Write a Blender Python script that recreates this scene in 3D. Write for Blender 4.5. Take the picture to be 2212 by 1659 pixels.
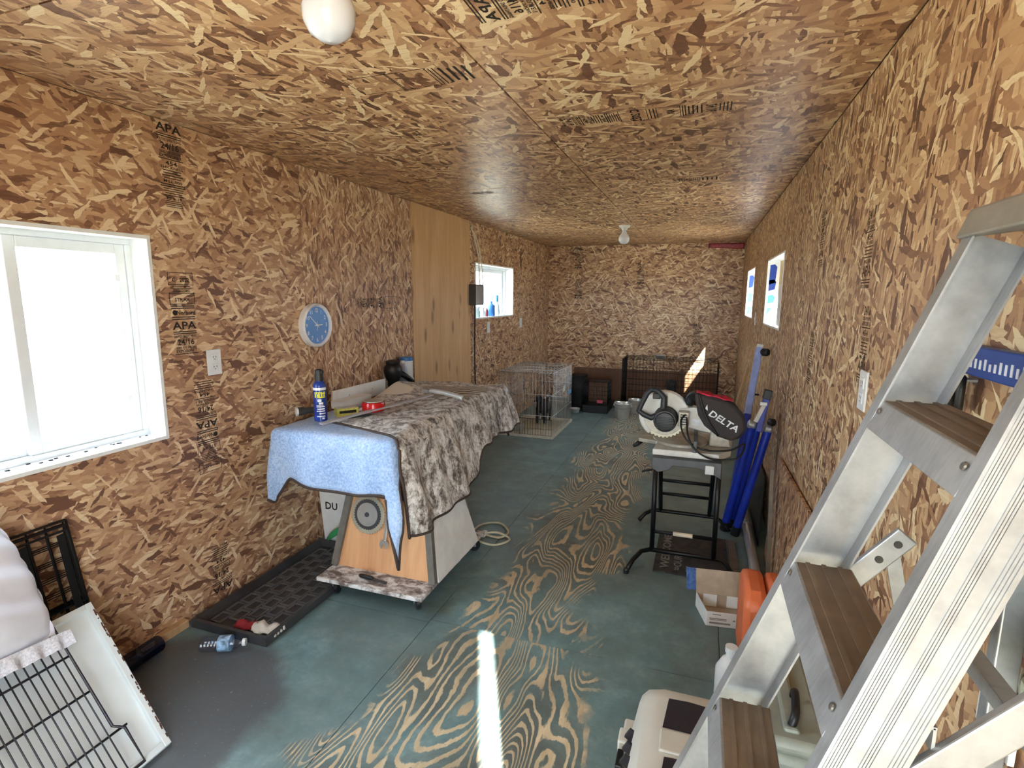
import bpy, bmesh, math, random
from mathutils import Vector, Matrix, noise
R = math.radians
rnd = random.Random(7)
SC = bpy.context.scene
for o in list(bpy.data.objects):
    bpy.data.objects.remove(o)
C = SC.collection

# ------------------------------------------------------------------ camera
RW, RD, RH = 2.53, 7.50, 2.123          # room width (x), depth (y), height (z)
F_PX, YAW, PITCH, ROLL = 1168.74, .3354, -.1613, .0058
fwd = Vector((-math.sin(YAW)*math.cos(PITCH), math.cos(YAW)*math.cos(PITCH), math.sin(PITCH)))
rt = Vector((math.cos(YAW), math.sin(YAW), 0)); upv = rt.cross(fwd)
r2 = math.cos(ROLL)*rt + math.sin(ROLL)*upv
u2 = -math.sin(ROLL)*rt + math.cos(ROLL)*upv
cd = bpy.data.cameras.new('camera'); cam = bpy.data.objects.new('camera', cd); C.objects.link(cam)
cd.sensor_width = 36; cd.lens = F_PX/2212*36; cd.clip_start = .02; cd.clip_end = 200
cam.matrix_world = Matrix(((r2.x, u2.x, -fwd.x, 2.0763), (r2.y, u2.y, -fwd.y, 0), (r2.z, u2.z, -fwd.z, 1.4392), (0, 0, 0, 1)))
SC.camera = cam

# ------------------------------------------------------------------ sky, sun, exposure
wd = bpy.data.worlds.new('sky'); SC.world = wd; wd.use_nodes = True
bg = wd.node_tree.nodes['Background']; bg.inputs[0].default_value = (.74, .87, 1.0, 1); bg.inputs[1].default_value = 6.0
sd = bpy.data.lights.new('sun', 'SUN'); sd.energy = 24; sd.angle = R(.6); sd.color = (1, .95, .86)
sun = bpy.data.objects.new('sun', sd); C.objects.link(sun)
AZ, EL = R(24), R(35)
sdir = Vector((-math.sin(AZ)*math.cos(EL), math.cos(AZ)*math.cos(EL), -math.sin(EL)))
sun.rotation_euler = sdir.to_track_quat('-Z', 'Y').to_euler(); sun.location = (4, -6, 6)
def portal(name, loc, sx, sy, direction):
    d = bpy.data.lights.new(name, 'AREA'); d.shape = 'RECTANGLE'; d.size = sx; d.size_y = sy
    d.cycles.is_portal = True
    o = bpy.data.objects.new(name, d); C.objects.link(o); o.location = loc
    o.rotation_euler = Vector(direction).to_track_quat('-Z', 'Z').to_euler()
portal('sky_portal_window', (-.13, .98, 1.255), 1.24, .82, (1, 0, 0))
portal('sky_portal_small_window', (-.13, 5.415, 1.485), 1.1, .54, (1, 0, 0))
portal('sky_portal_east', (RW+.13, 4.19, 1.48), .9, .48, (-1, 0, 0))
portal('sky_portal_east_far', (RW+.13, 6.19, 1.48), .86, .48, (-1, 0, 0))
portal('sky_portal_door', (1.96, -.42, .98), .92, 1.95, (0, 1, 0))
SC.view_settings.view_transform = 'Standard'; SC.view_settings.look = 'None'
SC.view_settings.exposure = 1.55; SC.view_settings.gamma = 1; SC.view_settings.use_curve_mapping = False
try:
    SC.cycles.use_denoising = True; SC.cycles.use_adaptive_sampling = True; SC.cycles.adaptive_threshold = .09; SC.cycles.adaptive_min_samples = 16; SC.cycles.max_bounces = 8; SC.cycles.diffuse_bounces = 5
    SC.cycles.glossy_bounces = 4; SC.cycles.transparent_max_bounces = 16; SC.cycles.sample_clamp_indirect = 8
    SC.cycles.caustics_reflective = False; SC.cycles.caustics_refractive = False
except Exception: pass

# ------------------------------------------------------------------ helpers
def lin(c):
    c = c/255
    return c/12.92 if c <= .04045 else ((c+.055)/1.055)**2.4
def rgb(r, g, b): return (lin(r), lin(g), lin(b), 1)

class NT:
    def __init__(s, name):
        s.m = bpy.data.materials.new(name); s.m.use_nodes = True
        s.t = s.m.node_tree; s.n = s.t.nodes; s.p = s.n['Principled BSDF']
    def new(s, typ, **kw):
        n = s.n.new(typ)
        for k, v in kw.items():
            if k.startswith('i_'):
                key = k[2:]; key = int(key) if key.isdigit() else key
                n.inputs[key].default_value = v
            else: setattr(n, k, v)
        return n
    def l(s, a, ao, b, bi): s.t.links.new(a.outputs[ao], b.inputs[bi])
    def math(s, op, a, b=None, c=None, clamp=False):
        n = s.n.new('ShaderNodeMath'); n.operation = op; n.use_clamp = clamp
        for i, v in enumerate((a, b, c)):
            if v is None: continue
            if isinstance(v, (int, float)): n.inputs[i].default_value = v
            else: s.t.links.new(v, n.inputs[i])
        return n.outputs[0]
    def mix(s, fac, a, b, blend='MIX'):
        n = s.n.new('ShaderNodeMix'); n.data_type = 'RGBA'; n.blend_type = blend
        for key, v in ((0, fac), (6, a), (7, b)):
            if isinstance(v, (int, float)): n.inputs[key].default_value = v
            elif isinstance(v, tuple): n.inputs[key].default_value = v
            else: s.t.links.new(v, n.inputs[key])
        return n.outputs[2]
    def ramp(s, fac, stops, interp='LINEAR'):
        n = s.n.new('ShaderNodeValToRGB'); n.color_ramp.interpolation = interp
        e = n.color_ramp.elements
        while len(e) < len(stops): e.new(.5)
        for el, (p, c) in zip(e, stops): el.position = p; el.color = c
        s.t.links.new(fac, n.inputs[0]); return n.outputs[0]
    def coord(s, kind='Object'):
        return s.n.new('ShaderNodeTexCoord').outputs[kind]
    def mapping(s, vec, loc=(0,0,0), rot=(0,0,0), scale=(1,1,1)):
        n = s.n.new('ShaderNodeMapping'); s.t.links.new(vec, n.inputs[0])
        n.inputs[1].default_value = loc; n.inputs[2].default_value = rot; n.inputs[3].default_value = scale
        return n.outputs[0]
    def noise(s, vec, scale, detail=3, rough=.5, dist=0, out=0, dim='3D'):
        n = s.n.new('ShaderNodeTexNoise'); n.noise_dimensions = dim; n.inputs['Scale'].default_value = scale
        n.inputs['Detail'].default_value = detail; n.inputs['Roughness'].default_value = rough; n.inputs['Distortion'].default_value = dist
        if vec is not None: s.t.links.new(vec, n.inputs['Vector'])
        return n.outputs[out]
    def base(s, v):
        if isinstance(v, tuple): s.p.inputs['Base Color'].default_value = v
        else: s.t.links.new(v, s.p.inputs['Base Color'])
    def rough(s, v):
        if isinstance(v, (int, float)): s.p.inputs['Roughness'].default_value = v
        else: s.t.links.new(v, s.p.inputs['Roughness'])
    def bump(s, h, strength=.3, dist=.005):
        b = s.n.new('ShaderNodeBump'); b.inputs['Strength'].default_value = strength; b.inputs['Distance'].default_value = dist
        s.t.links.new(h, b.inputs['Height']); s.t.links.new(b.outputs[0], s.p.inputs['Normal'])

MATS = {}
def plain(name, col, rough=.5, metal=0, var=.12, scale=18, bump=0, spec=None, stretch=None):
    if name in MATS: return MATS[name]
    t = NT(name); co = t.coord()
    if stretch: co = t.mapping(co, scale=stretch)
    n = t.noise(co, scale, 4, .6)
    c = rgb(*col); dk = tuple(max(0, x*(1-var*1.6)) for x in c[:3])+(1,); lt = tuple(min(1, x*(1+var)) for x in c[:3])+(1,)
    t.base(t.ramp(n, [(.3, dk), (.7, lt)])); t.rough(rough); t.p.inputs['Metallic'].default_value = metal
    if spec is not None: t.p.inputs['Specular IOR Level'].default_value = spec
    if bump: t.bump(n, bump, .003)
    MATS[name] = t.m; return t.m

class MB:
    """collects geometry in world coordinates"""
    def __init__(s): s.v = []; s.f = []
    def add(s, vs, fs):
        k = len(s.v); s.v += [Vector(v) for v in vs]; s.f += [tuple(i+k for i in f) for f in fs]; return s
    def box(s, x0, x1, y0, y1, z0, z1):
        return s.add([(x0,y0,z0),(x1,y0,z0),(x1,y1,z0),(x0,y1,z0),(x0,y0,z1),(x1,y0,z1),(x1,y1,z1),(x0,y1,z1)],
                     [(0,3,2,1),(4,5,6,7),(0,1,5,4),(1,2,6,5),(2,3,7,6),(3,0,4,7)])
    def obox(s, c, size, ax=None, ay=None, az=None):
        c = Vector(c); ax = Vector(ax or (1,0,0)).normalized(); ay = Vector(ay or (0,1,0)).normalized()
        az = Vector(az) if az else ax.cross(ay); az.normalize()
        vs = []
        for k in (-1, 1):
            for i, j in ((-1,-1),(1,-1),(1,1),(-1,1)):
                vs.append(c+ax*(i*size[0]/2)+ay*(j*size[1]/2)+az*(k*size[2]/2))
        return s.add(vs, [(0,3,2,1),(4,5,6,7),(0,1,5,4),(1,2,6,5),(2,3,7,6),(3,0,4,7)])
    def bar(s, a, b, w, h, up=(0,0,1)):
        a, b = Vector(a), Vector(b); d = (b-a); L = d.length; d.normalize()
        u = Vector(up); sx = d.cross(u)
        if sx.length < 1e-4: sx = d.cross(Vector((1,0,0)))
        sx.normalize(); u = sx.cross(d)
        return s.obox((a+b)/2, (L, w, h), d, sx, u)
    def tube(s, pts, r, n=8, closed=False, caps=True):
        pts = [Vector(p) for p in pts]; m = len(pts); rs = r if isinstance(r, (list, tuple)) else [r]*m
        k = len(s.v); pu = None
        for i, p in enumerate(pts):
            if closed: d = pts[(i+1) % m]-pts[i-1]
            else: d = pts[min(i+1, m-1)]-pts[max(i-1, 0)]
            d.normalize()
            if pu is None:
                pu = d.orthogonal().normalized()
            pu = (pu-d*pu.dot(d))
            if pu.length < 1e-5: pu = d.orthogonal()
            pu.normalize(); w = d.cross(pu)
            for j in range(n):
                a = 2*math.pi*j/n; s.v.append(p+(pu*math.cos(a)+w*math.sin(a))*rs[i])
        rings = m if closed else m-1
        for i in range(rings):
            i2 = (i+1) % m
            for j in range(n):
                j2 = (j+1) % n
                s.f.append((k+i*n+j, k+i*n+j2, k+i2*n+j2, k+i2*n+j))
        if caps and not closed:
            s.f.append(tuple(k+j for j in range(n))[::-1]); s.f.append(tuple(k+(m-1)*n+j for j in range(n)))
        return s
    def lathe(s, prof, c=(0,0,0), ax=(0,0,1), n=24, ref=None, sq=None):
        c = Vector(c); ax = Vector(ax).normalized(); u = Vector(ref) if ref else ax.orthogonal(); u.normalize(); w = ax.cross(u)
        k = len(s.v); m = len(prof)
        for r, z in prof:
            for j in range(n):
                a = 2*math.pi*j/n; s.v.append(c+ax*z+u*(r*math.cos(a))+w*(r*math.sin(a)*(sq or 1)))
        for i in range(m-1):
            for j in range(n):
                j2 = (j+1) % n
                s.f.append((k+i*n+j, k+i*n+j2, k+(i+1)*n+j2, k+(i+1)*n+j))
        if prof[0][0] > 1e-4: s.f.append(tuple(k+j for j in range(n))[::-1])
        if prof[-1][0] > 1e-4: s.f.append(tuple(k+(m-1)*n+j for j in range(n)))
        return s
    def prism(s, poly, ext):
        poly = [Vector(q) for q in poly]; ext = Vector(ext); n = len(poly); k = len(s.v)
        s.v += poly+[q+ext for q in poly]
        s.f.append(tuple(k+i for i in range(n))[::-1]); s.f.append(tuple(k+n+i for i in range(n)))
        for i in range(n):
            j = (i+1) % n; s.f.append((k+i, k+j, k+n+j, k+n+i))
        return s
    def grid(s, fn, nu, nv):
        k = len(s.v)
        for j in range(nv+1):
            for i in range(nu+1): s.v.append(Vector(fn(i/nu, j/nv)))
        for j in range(nv):
            for i in range(nu):
                a = k+j*(nu+1)+i; s.f.append((a, a+1, a+nu+2, a+nu+1))
        return s

def setprops(o, label=None, cat=None, group=None, kind=None):
    if label: o['label'] = label
    if cat: o['category'] = cat
    if group: o['group'] = group
    if kind: o['kind'] = kind
    return o
def thing(name, label, cat, loc=(0,0,0), group=None):
    o = bpy.data.objects.new(name, None); C.objects.link(o); o.location = loc; o.empty_display_size = .05
    return setprops(o, label, cat, group)
def root_of(o):
    while o.parent: o = o.parent
    return o
def mesh(name, mb, mat, parent=None, smooth=False, bevel=0, label=None, cat=None, group=None, kind=None, solid=0, sub=0, origin=None, fixn=True):
    """one mesh object; geometry is given in world coordinates"""
    if origin is None:
        if parent: origin = root_of(parent).location.copy()
        elif cat: 
            xs = [v.x for v in mb.v]; ys = [v.y for v in mb.v]; zs = [v.z for v in mb.v]
            origin = Vector(((min(xs)+max(xs))/2, (min(ys)+max(ys))/2, min(zs)))
        else: origin = Vector((0, 0, 0))
    origin = Vector(origin)
    me = bpy.data.meshes.new(name); me.from_pydata([tuple(v-origin) for v in mb.v], [], mb.f)
    if fixn:
        bm = bmesh.new(); bm.from_mesh(me); bmesh.ops.recalc_face_normals(bm, faces=bm.faces); bm.to_mesh(me); bm.free()
    me.update()
    if isinstance(mat, str): mat = MATS[mat]
    me.materials.append(mat)
    if smooth:
        for p in me.polygons: p.use_smooth = True
        if smooth != 'all':
            me.set_sharp_from_angle(angle=R(35))
    o = bpy.data.objects.new(name, me); C.objects.link(o)
    if parent: o.parent = parent
    else: o.location = origin
    if solid:
        m = o.modifiers.new('thick', 'SOLIDIFY'); m.thickness = solid; m.offset = 0
    if bevel:
        m = o.modifiers.new('bevel', 'BEVEL'); m.width = bevel; m.segments = 2; m.limit_method = 'ANGLE'; m.angle_limit = R(40)
    if sub:
        m = o.modifiers.new('sub', 'SUBSURF'); m.levels = sub; m.render_levels = sub
    return setprops(o, label, cat, group, kind)

def text_geo(mb, s, org, u, v, size, align='CENTER', lift=None, stretch=1.0, shear=0):
    """flat lettering in the plane (u right, v up) added to mb"""
    cu = bpy.data.curves.new('lettering', 'FONT'); cu.body = s; cu.size = size; cu.align_x = align; cu.align_y = 'CENTER'; cu.shear = shear
    cu.resolution_u = 2; cu.offset = size*.022
    ob = bpy.data.objects.new('lettering', cu); C.objects.link(ob)
    dg = bpy.context.evaluated_depsgraph_get(); dg.update()
    me = bpy.data.meshes.new_from_object(ob.evaluated_get(dg))
    org, u, v = Vector(org), Vector(u), Vector(v)
    mb.add([org+u*(q.co.x*stretch)+v*q.co.y for q in me.vertices], [tuple(p.vertices) for p in me.polygons])
    bpy.data.objects.remove(ob); bpy.data.curves.remove(cu); bpy.data.meshes.remove(me)

def arc(c, r, a0, a1, u, v, n=10):
    c, u, v = Vector(c), Vector(u), Vector(v)
    return [c+u*(r*math.cos(a0+(a1-a0)*i/n))+v*(r*math.sin(a0+(a1-a0)*i/n)) for i in range(n+1)]
def smoothpts(pts, n=6):
    pts = [Vector(p) for p in pts]; out = []
    for i in range(len(pts)-1):
        p0, p1, p2, p3 = pts[max(i-1, 0)], pts[i], pts[i+1], pts[min(i+2, len(pts)-1)]
        for k in range(n):
            t = k/n
            out.append(.5*((2*p1)+(p2-p0)*t+(2*p0-5*p1+4*p2-p3)*t*t+(3*p1-p0-3*p2+p3)*t**3))
    out.append(pts[-1]); return out

# ------------------------------------------------------------------ surface materials
def osb_mat(name, plane, angle=0, tint=(1,1,1), rough=.48, spread=1.0, size=1.0, bumpy=0):
    t = NT(name); oi = t.n.new('ShaderNodeObjectInfo')
    co = t.coord()
    sep = t.n.new('ShaderNodeSeparateXYZ'); t.t.links.new(co, sep.inputs[0])
    cmb = t.n.new('ShaderNodeCombineXYZ')
    a, b = {'yz': (1, 2), 'xz': (0, 2), 'xy': (0, 1)}[plane]
    t.t.links.new(sep.outputs[a], cmb.inputs[0]); t.t.links.new(sep.outputs[b], cmb.inputs[1])
    off = t.n.new('ShaderNodeVectorMath'); off.operation = 'ADD'
    t.t.links.new(cmb.outputs[0], off.inputs[0])
    sh = t.n.new('ShaderNodeCombineXYZ'); t.t.links.new(t.math('MULTIPLY', oi.outputs['Random'], 37.0), sh.inputs[0]); t.t.links.new(t.math('MULTIPLY', oi.outputs['Random'], 91.0), sh.inputs[1])
    t.t.links.new(sh.outputs[0], off.inputs[1])
    # gentle warp so that the strands are not ruler-straight
    wn = t.noise(off.outputs[0], 26, 2, .6, out=1, dim='2D')
    ws = t.n.new('ShaderNodeVectorMath'); ws.operation = 'SCALE'; t.t.links.new(wn, ws.inputs[0]); ws.inputs['Scale'].default_value = .014
    wa = t.n.new('ShaderNodeVectorMath'); wa.operation = 'ADD'; t.t.links.new(off.outputs[0], wa.inputs[0]); t.t.links.new(ws.outputs[0], wa.inputs[1])
    val = None; hgt = None
    layers = [(0, 14, 58, 0, 0), (15, 15, 66, 3.1, .42), (-19, 13, 54, 7.7, .50), (6, 19, 82, 12.2, .55), (-40, 17, 60, 21.3, .80), (46, 16, 64, 27.1, .86)]
    for i, (an, fx, fy, sd_, th) in enumerate(layers):
        m1 = t.mapping(wa.outputs[0], rot=(0, 0, R(angle+an*spread)))
        m2 = t.mapping(m1, loc=(sd_, sd_*1.7, 0), scale=(fx/size, fy/size, 1))
        v = t.new('ShaderNodeTexVoronoi', voronoi_dimensions='2D', feature='F1'); v.inputs['Scale'].default_value = 1; v.inputs['Randomness'].default_value = 1
        t.t.links.new(m2, v.inputs['Vector'])
        sc = t.n.new('ShaderNodeSeparateColor'); t.t.links.new(v.outputs['Color'], sc.inputs[0])
        if val is None: val = sc.outputs[0]
        else:
            msk = t.math('GREATER_THAN', sc.outputs[2], th)
            mx = t.n.new('ShaderNodeMix'); t.t.links.new(msk, mx.inputs[0]); t.t.links.new(val, mx.inputs[2]); t.t.links.new(sc.outputs[0], mx.inputs[3]); val = mx.outputs[0]
    for an, fx, fy, sd_, th, vv in ((8, 13, 44, 41.7, .972, .0), (64, 13, 88, 47.3, .984, 1.0), (-48, 12, 80, 53.9, .984, .95), (-14, 11, 62, 59.1, .982, .98)):
        m2 = t.mapping(t.mapping(wa.outputs[0], rot=(0, 0, R(angle+an))), loc=(sd_, sd_*1.3, 0), scale=(fx/size, fy/size, 1))
        v = t.new('ShaderNodeTexVoronoi', voronoi_dimensions='2D', feature='F1'); v.inputs['Scale'].default_value = 1; t.t.links.new(m2, v.inputs['Vector'])
        sc = t.n.new('ShaderNodeSeparateColor'); t.t.links.new(v.outputs['Color'], sc.inputs[0])
        mx = t.n.new('ShaderNodeMix'); t.t.links.new(t.math('GREATER_THAN', sc.outputs[2], th), mx.inputs[0]); t.t.links.new(val, mx.inputs[2]); mx.inputs[3].default_value = vv; val = mx.outputs[0]
    g = t.noise(t.mapping(wa.outputs[0], rot=(0, 0, R(angle)), scale=(14, 170, 1)), 1, 2, .6, dim='2D')
    if bumpy: t.bump(g, bumpy, .002)
    val = t.math('ADD', val, t.math('MULTIPLY', t.math('SUBTRACT', g, .5), .28))
    big = t.noise(off.outputs[0], 1.3, 1, .5, dim='2D')
    val = t.math('ADD', val, t.math('MULTIPLY', t.math('SUBTRACT', big, .5), .25))
    T = lambda r, g_, b_: tuple(min(1, x*y) for x, y in zip(rgb(r, g_, b_)[:3], tint))+(1,)
    col = t.ramp(val, [(0, T(112, 76, 58)), (.12, T(142, 100, 76)), (.30, T(170, 128, 98)), (.52, T(188, 148, 114)), (.72, T(202, 164, 128)), (.88, T(216, 184, 148)), (1, T(234, 212, 178))])
    t.base(col); t.rough(t.math('ADD', t.math('MULTIPLY', g, .2), rough-.1))
    MATS[name] = t.m; return t.m
osb_mat('osb_wall', 'yz', 0, tint=(1, 1.0, .99), spread=1.15); osb_mat('osb_wall_upright', 'yz', 82, tint=(1, 1.0, 1.0), size=.9); osb_mat('osb_back', 'xz', 0, tint=(1.03, 1.05, 1.04), spread=1.2, size=1.05); osb_mat('osb_wall_right', 'yz', 68, tint=(.98, 1.0, .94), spread=1.9)
osb_mat('osb_ceiling', 'xy', 84, size=1.25, spread=1.6, tint=(1.05, 1.05, 1.0), rough=.40, bumpy=.35)

def floor_mat(name):
    t = NT(name); co = t.coord(); oi = t.n.new('ShaderNodeObjectInfo')
    sep = t.n.new('ShaderNodeSeparateXYZ'); t.t.links.new(co, sep.inputs[0]); X_, Y_ = sep.outputs[0], sep.outputs[1]
    sh = t.n.new('ShaderNodeCombineXYZ'); t.t.links.new(t.math('MULTIPLY', oi.outputs['Random'], 50.0), sh.inputs[2])
    ad = t.n.new('ShaderNodeVectorMath'); ad.operation = 'ADD'; t.t.links.new(co, ad.inputs[0]); t.t.links.new(sh.outputs[0], ad.inputs[1])
    # cathedral grain: contour lines of a smooth stretched field
    f = t.noise(t.mapping(ad.outputs[0], scale=(4.6, 1.25, 1)), 1, 1.5, .35, .35)
    fine = t.noise(t.mapping(ad.outputs[0], scale=(60, 22, 1)), 1, 3, .6)
    ph = t.math('ADD', t.math('MULTIPLY', f, 56), t.math('MULTIPLY', fine, 1.0))
    rings = t.math('PINGPONG', ph, 1.0)
    grain = t.math('SMOOTHSTEP', rings, .40, .66) if False else t.ramp(rings, [(.56, (0,0,0,1)), (.72, (1,1,1,1))])
    # worn track: broad walkway up the middle of the room
    wob = t.noise(co, 1.6, 3, .55)
    cx = t.math('ADD', 1.42, t.math('MULTIPLY', t.math('SUBTRACT', wob, .5), .5))
    dx = t.math('ABSOLUTE', t.math('SUBTRACT', X_, cx))
    wide = t.math('ADD', .40, t.math('MULTIPLY', t.math('MAXIMUM', t.math('SUBTRACT', 2.3, Y_), 0), .24))
    track = t.math('SUBTRACT', 1.0, t.math('DIVIDE', dx, wide), clamp=True)
    patch = t.noise(co, 4.5, 5, .65)
    wear = t.ramp(t.math('ADD', t.math('MULTIPLY', track, 1.5), t.math('MULTIPLY', t.math('SUBTRACT', patch, .5), 1.3)), [(.42, (0,0,0,1)), (.62, (1,1,1,1))])
    expo = t.math('MULTIPLY', grain, wear)
    # thin scuffs outside of the track
    blot = t.noise(co, 4.2, 8, .75)
    paint = t.ramp(blot, [(.25, rgb(84, 108, 112)), (.5, rgb(112, 142, 146)), (.72, rgb(146, 174, 178))])
    dirt = t.ramp(t.noise(co, 1.7, 6, .7, .6), [(.40, (0,0,0,1)), (.62, (1,1,1,1))])
    paint = t.mix(t.math('MULTIPLY', dirt, .55), paint, rgb(104, 112, 110))
    # dark stain near the left front corner and along the right side
    st = t.math('SUBTRACT', 1.0, t.math('DIVIDE', t.math('ADD', t.math('POWER', t.math('ABSOLUTE', t.math('SUBTRACT', X_, .35)), 2.0), t.math('POWER', t.math('ABSOLUTE', t.math('SUBTRACT', Y_, 1.2)), 2.0)), .20), clamp=True)
    st = t.ramp(t.math('ADD', st, t.math('MULTIPLY', t.math('SUBTRACT', patch, .5), .7)), [(.05, (0,0,0,1)), (.30, (1,1,1,1))])
    paint = t.mix(t.math('MULTIPLY', st, .85), paint, rgb(84, 84, 88))
    paint = t.mix(t.math('MULTIPLY', wear, t.math('MULTIPLY', dirt, .6)), paint, rgb(92, 88, 80))
    bare = t.ramp(t.noise(t.mapping(co, scale=(30, 6, 1)), 1, 3, .6), [(.3, rgb(190, 170, 138)), (.7, rgb(226, 208, 176))])
    grime = t.noise(co, 2.4, 4, .6)
    bare = t.mix(t.ramp(grime, [(.45, (0,0,0,1)), (.75, (.75,.75,.75,1))]), bare, rgb(146, 138, 122))
    col = t.mix(expo, paint, bare)
    speck = t.ramp(t.noise(co, 75, 2, .5), [(.66, (0,0,0,1)), (.74, (1,1,1,1))])
    col = t.mix(t.math('MULTIPLY', speck, .5), col, rgb(150, 150, 142))
    t.base(col); t.rough(t.math('ADD', .30, t.math('MULTIPLY', blot, .28)))
    t.bump(t.math('SUBTRACT', t.math('MULTIPLY', fine, .3), t.math('MULTIPLY', expo, .5)), .25, .002)
    MATS[name] = t.m
floor_mat('painted_plywood_floor')

def ply_mat(name, plane, c0, c1, knots=True, rough=.55):
    t = NT(name); co = t.coord()
    rot = {'yz': (0, R(90), 0), 'xz': (R(90), 0, 0), 'xy': (0, 0, 0)}[plane]
    sc = {'yz': (1, 7, .7), 'xz': (7, 1, .7), 'xy': (7, .7, 1)}[plane]
    n = t.noise(t.mapping(co, scale=sc), 2.2, 4, .6, .7)
    n2 = t.noise(t.mapping(co, scale=tuple(x*6 for x in sc)), 2.0, 3, .6)
    col = t.ramp(t.math('ADD', t.math('MULTIPLY', n, .75), t.math('MULTIPLY', n2, .25)), [(.3, rgb(*c0)), (.7, rgb(*c1))])
    if knots:
        ks = {'yz': (1, 8, 3), 'xz': (8, 1, 3), 'xy': (8, 3, 1)}[plane]
        v = t.new('ShaderNodeTexVoronoi', feature='F1'); v.inputs['Scale'].default_value = 1; t.t.links.new(t.mapping(co, scale=ks), v.inputs['Vector'])
        k = t.ramp(v.outputs['Distance'], [(.10, (1,1,1,1)), (.24, (0,0,0,1))])
        col = t.mix(t.math('MULTIPLY', k, .6), col, rgb(112, 76, 46))
    t.base(col); t.rough(rough); MATS[name] = t.m
ply_mat('plywood_golden', 'yz', (200, 156, 110), (226, 186, 140))
ply_mat('plywood_brown', 'xz', (98, 66, 46), (132, 94, 68), False)
ply_mat('plywood_orange', 'xz', (196, 140, 98), (226, 176, 130), False)
ply_mat('raw_lumber', 'yz', (170, 136, 96), (206, 174, 132), False)
ply_mat('grey_lumber', 'yz', (96, 86, 76), (130, 116, 100), False)

def glass_mat(name, tint=(1,1,1), rough=.02):
    t = NT(name); n = t.n; out = n['Material Output']
    tr = n.new('ShaderNodeBsdfTransparent'); tr.inputs[0].default_value = tint+(1,)
    gl = n.new('ShaderNodeBsdfGlossy'); gl.inputs['Roughness'].default_value = rough
    fr = n.new('ShaderNodeLayerWeight'); fr.inputs[0].default_value = .5
    fc = t.math('ADD', t.math('MULTIPLY', t.math('POWER', fr.outputs['Facing'], 4.0), .35), .04)
    mx = n.new('ShaderNodeMixShader'); t.t.links.new(fc, mx.inputs[0]); t.t.links.new(tr.outputs[0], mx.inputs[1]); t.t.links.new(gl.outputs[0], mx.inputs[2])
    t.t.links.new(mx.outputs[0], out.inputs[0]); MATS[name] = t.m
glass_mat('window_glass', (.98, 1, 1)); glass_mat('clear_plastic', (.88, .92, 1.0), .05); glass_mat('navy_plastic', (.20, .26, .52), .08)

plain('white_vinyl', (236, 240, 244), .35, var=.03)
plain('white_trim_paint', (238, 240, 240), .45, var=.04)
plain('white_plastic', (232, 234, 236), .35, var=.03)
plain('black_plastic', (22, 22, 24), .45, var=.1)
plain('black_metal', (20, 20, 22), .4, .3, var=.1)
plain('black_wire', (26, 24, 23), .45, .4)
plain('silver_wire', (196, 198, 198), .35, .4)
plain('steel', (206, 206, 204), .30, .65, var=.05)
plain('dull_steel', (164, 164, 166), .42, .5)
plain('ink_faint', (104, 78, 58), .8, var=.35, scale=120)
plain('ink', (40, 30, 24), .8, var=.35, scale=120)
plain('grey_box_paint', (62, 62, 64), .5)
plain('white_cable', (224, 214, 196), .5)
plain('black_cable', (24, 23, 22), .5)
plain('red_plastic', (188, 26, 34), .35)
plain('sun_blocker_paint', (206, 206, 200), .8)
# ------------------------------------------------------------------ room shell
def cells(u0, u1, v0, v1, holes):
    us = sorted({u0, u1, *[h for q in holes for h in q[:2] if u0 < h < u1]}); vs = sorted({v0, v1, *[h for q in holes for h in q[2:] if v0 < h < v1]})
    for i in range(len(us)-1):
        for j in range(len(vs)-1):
            cu, cv = (us[i]+us[i+1])/2, (vs[j]+vs[j+1])/2
            if any(h[0] < cu < h[1] and h[2] < cv < h[3] for h in holes): continue
            yield us[i], us[i+1], vs[j], vs[j+1]
def slab(axis, a0, a1, u0, u1, v0, v1, holes=()):
    mb = MB()
    for p, q, r, s in cells(u0, u1, v0, v1, holes):
        if axis == 'x': mb.box(a0, a1, p, q, r, s)
        elif axis == 'y': mb.box(p, q, a0, a1, r, s)
        else: mb.box(p, q, r, s, a0, a1)
    return mb
Y0, G = -.40, .0015
W1 = (.36, 1.60, .845, 1.665); W2 = (4.86, 5.97, 1.213, 1.757); W3 = (3.737, 4.64, 1.235, 1.722); W4 = (5.765, 6.63, 1.232, 1.73)
DOOR = (1.50, 2.45, 0, 1.96)
T = .13
plain('sheathing', (150, 130, 104), .8)
wl = mesh('wall_left', slab('x', -T, -.012, Y0-T, RD+T, 0, RH+.07, (W1, W2)), 'sheathing', kind='structure')
wr = mesh('wall_right', slab('x', RW+.012, RW+T, Y0-T, RD+T, 0, RH+.07, (W3, W4)), 'sheathing', kind='structure')
wb = mesh('wall_back', slab('y', RD+.012, RD+T, -T, RW+T, 0, RH+.07), 'sheathing', kind='structure')
wf = mesh('wall_front', slab('y', Y0-T, Y0-.012, -T, RW+T, 0, RH+.07, (DOOR,)), 'sheathing', kind='structure')
fl = mesh('floor', MB().box(-T, RW+T, Y0-T, RD+T, -.12, -.018), 'grey_lumber', kind='structure')
ce = mesh('ceiling', MB().box(-T, RW+T, Y0-T, RD+T, RH+.012, RH+.08), 'sheathing', kind='structure')

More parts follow.
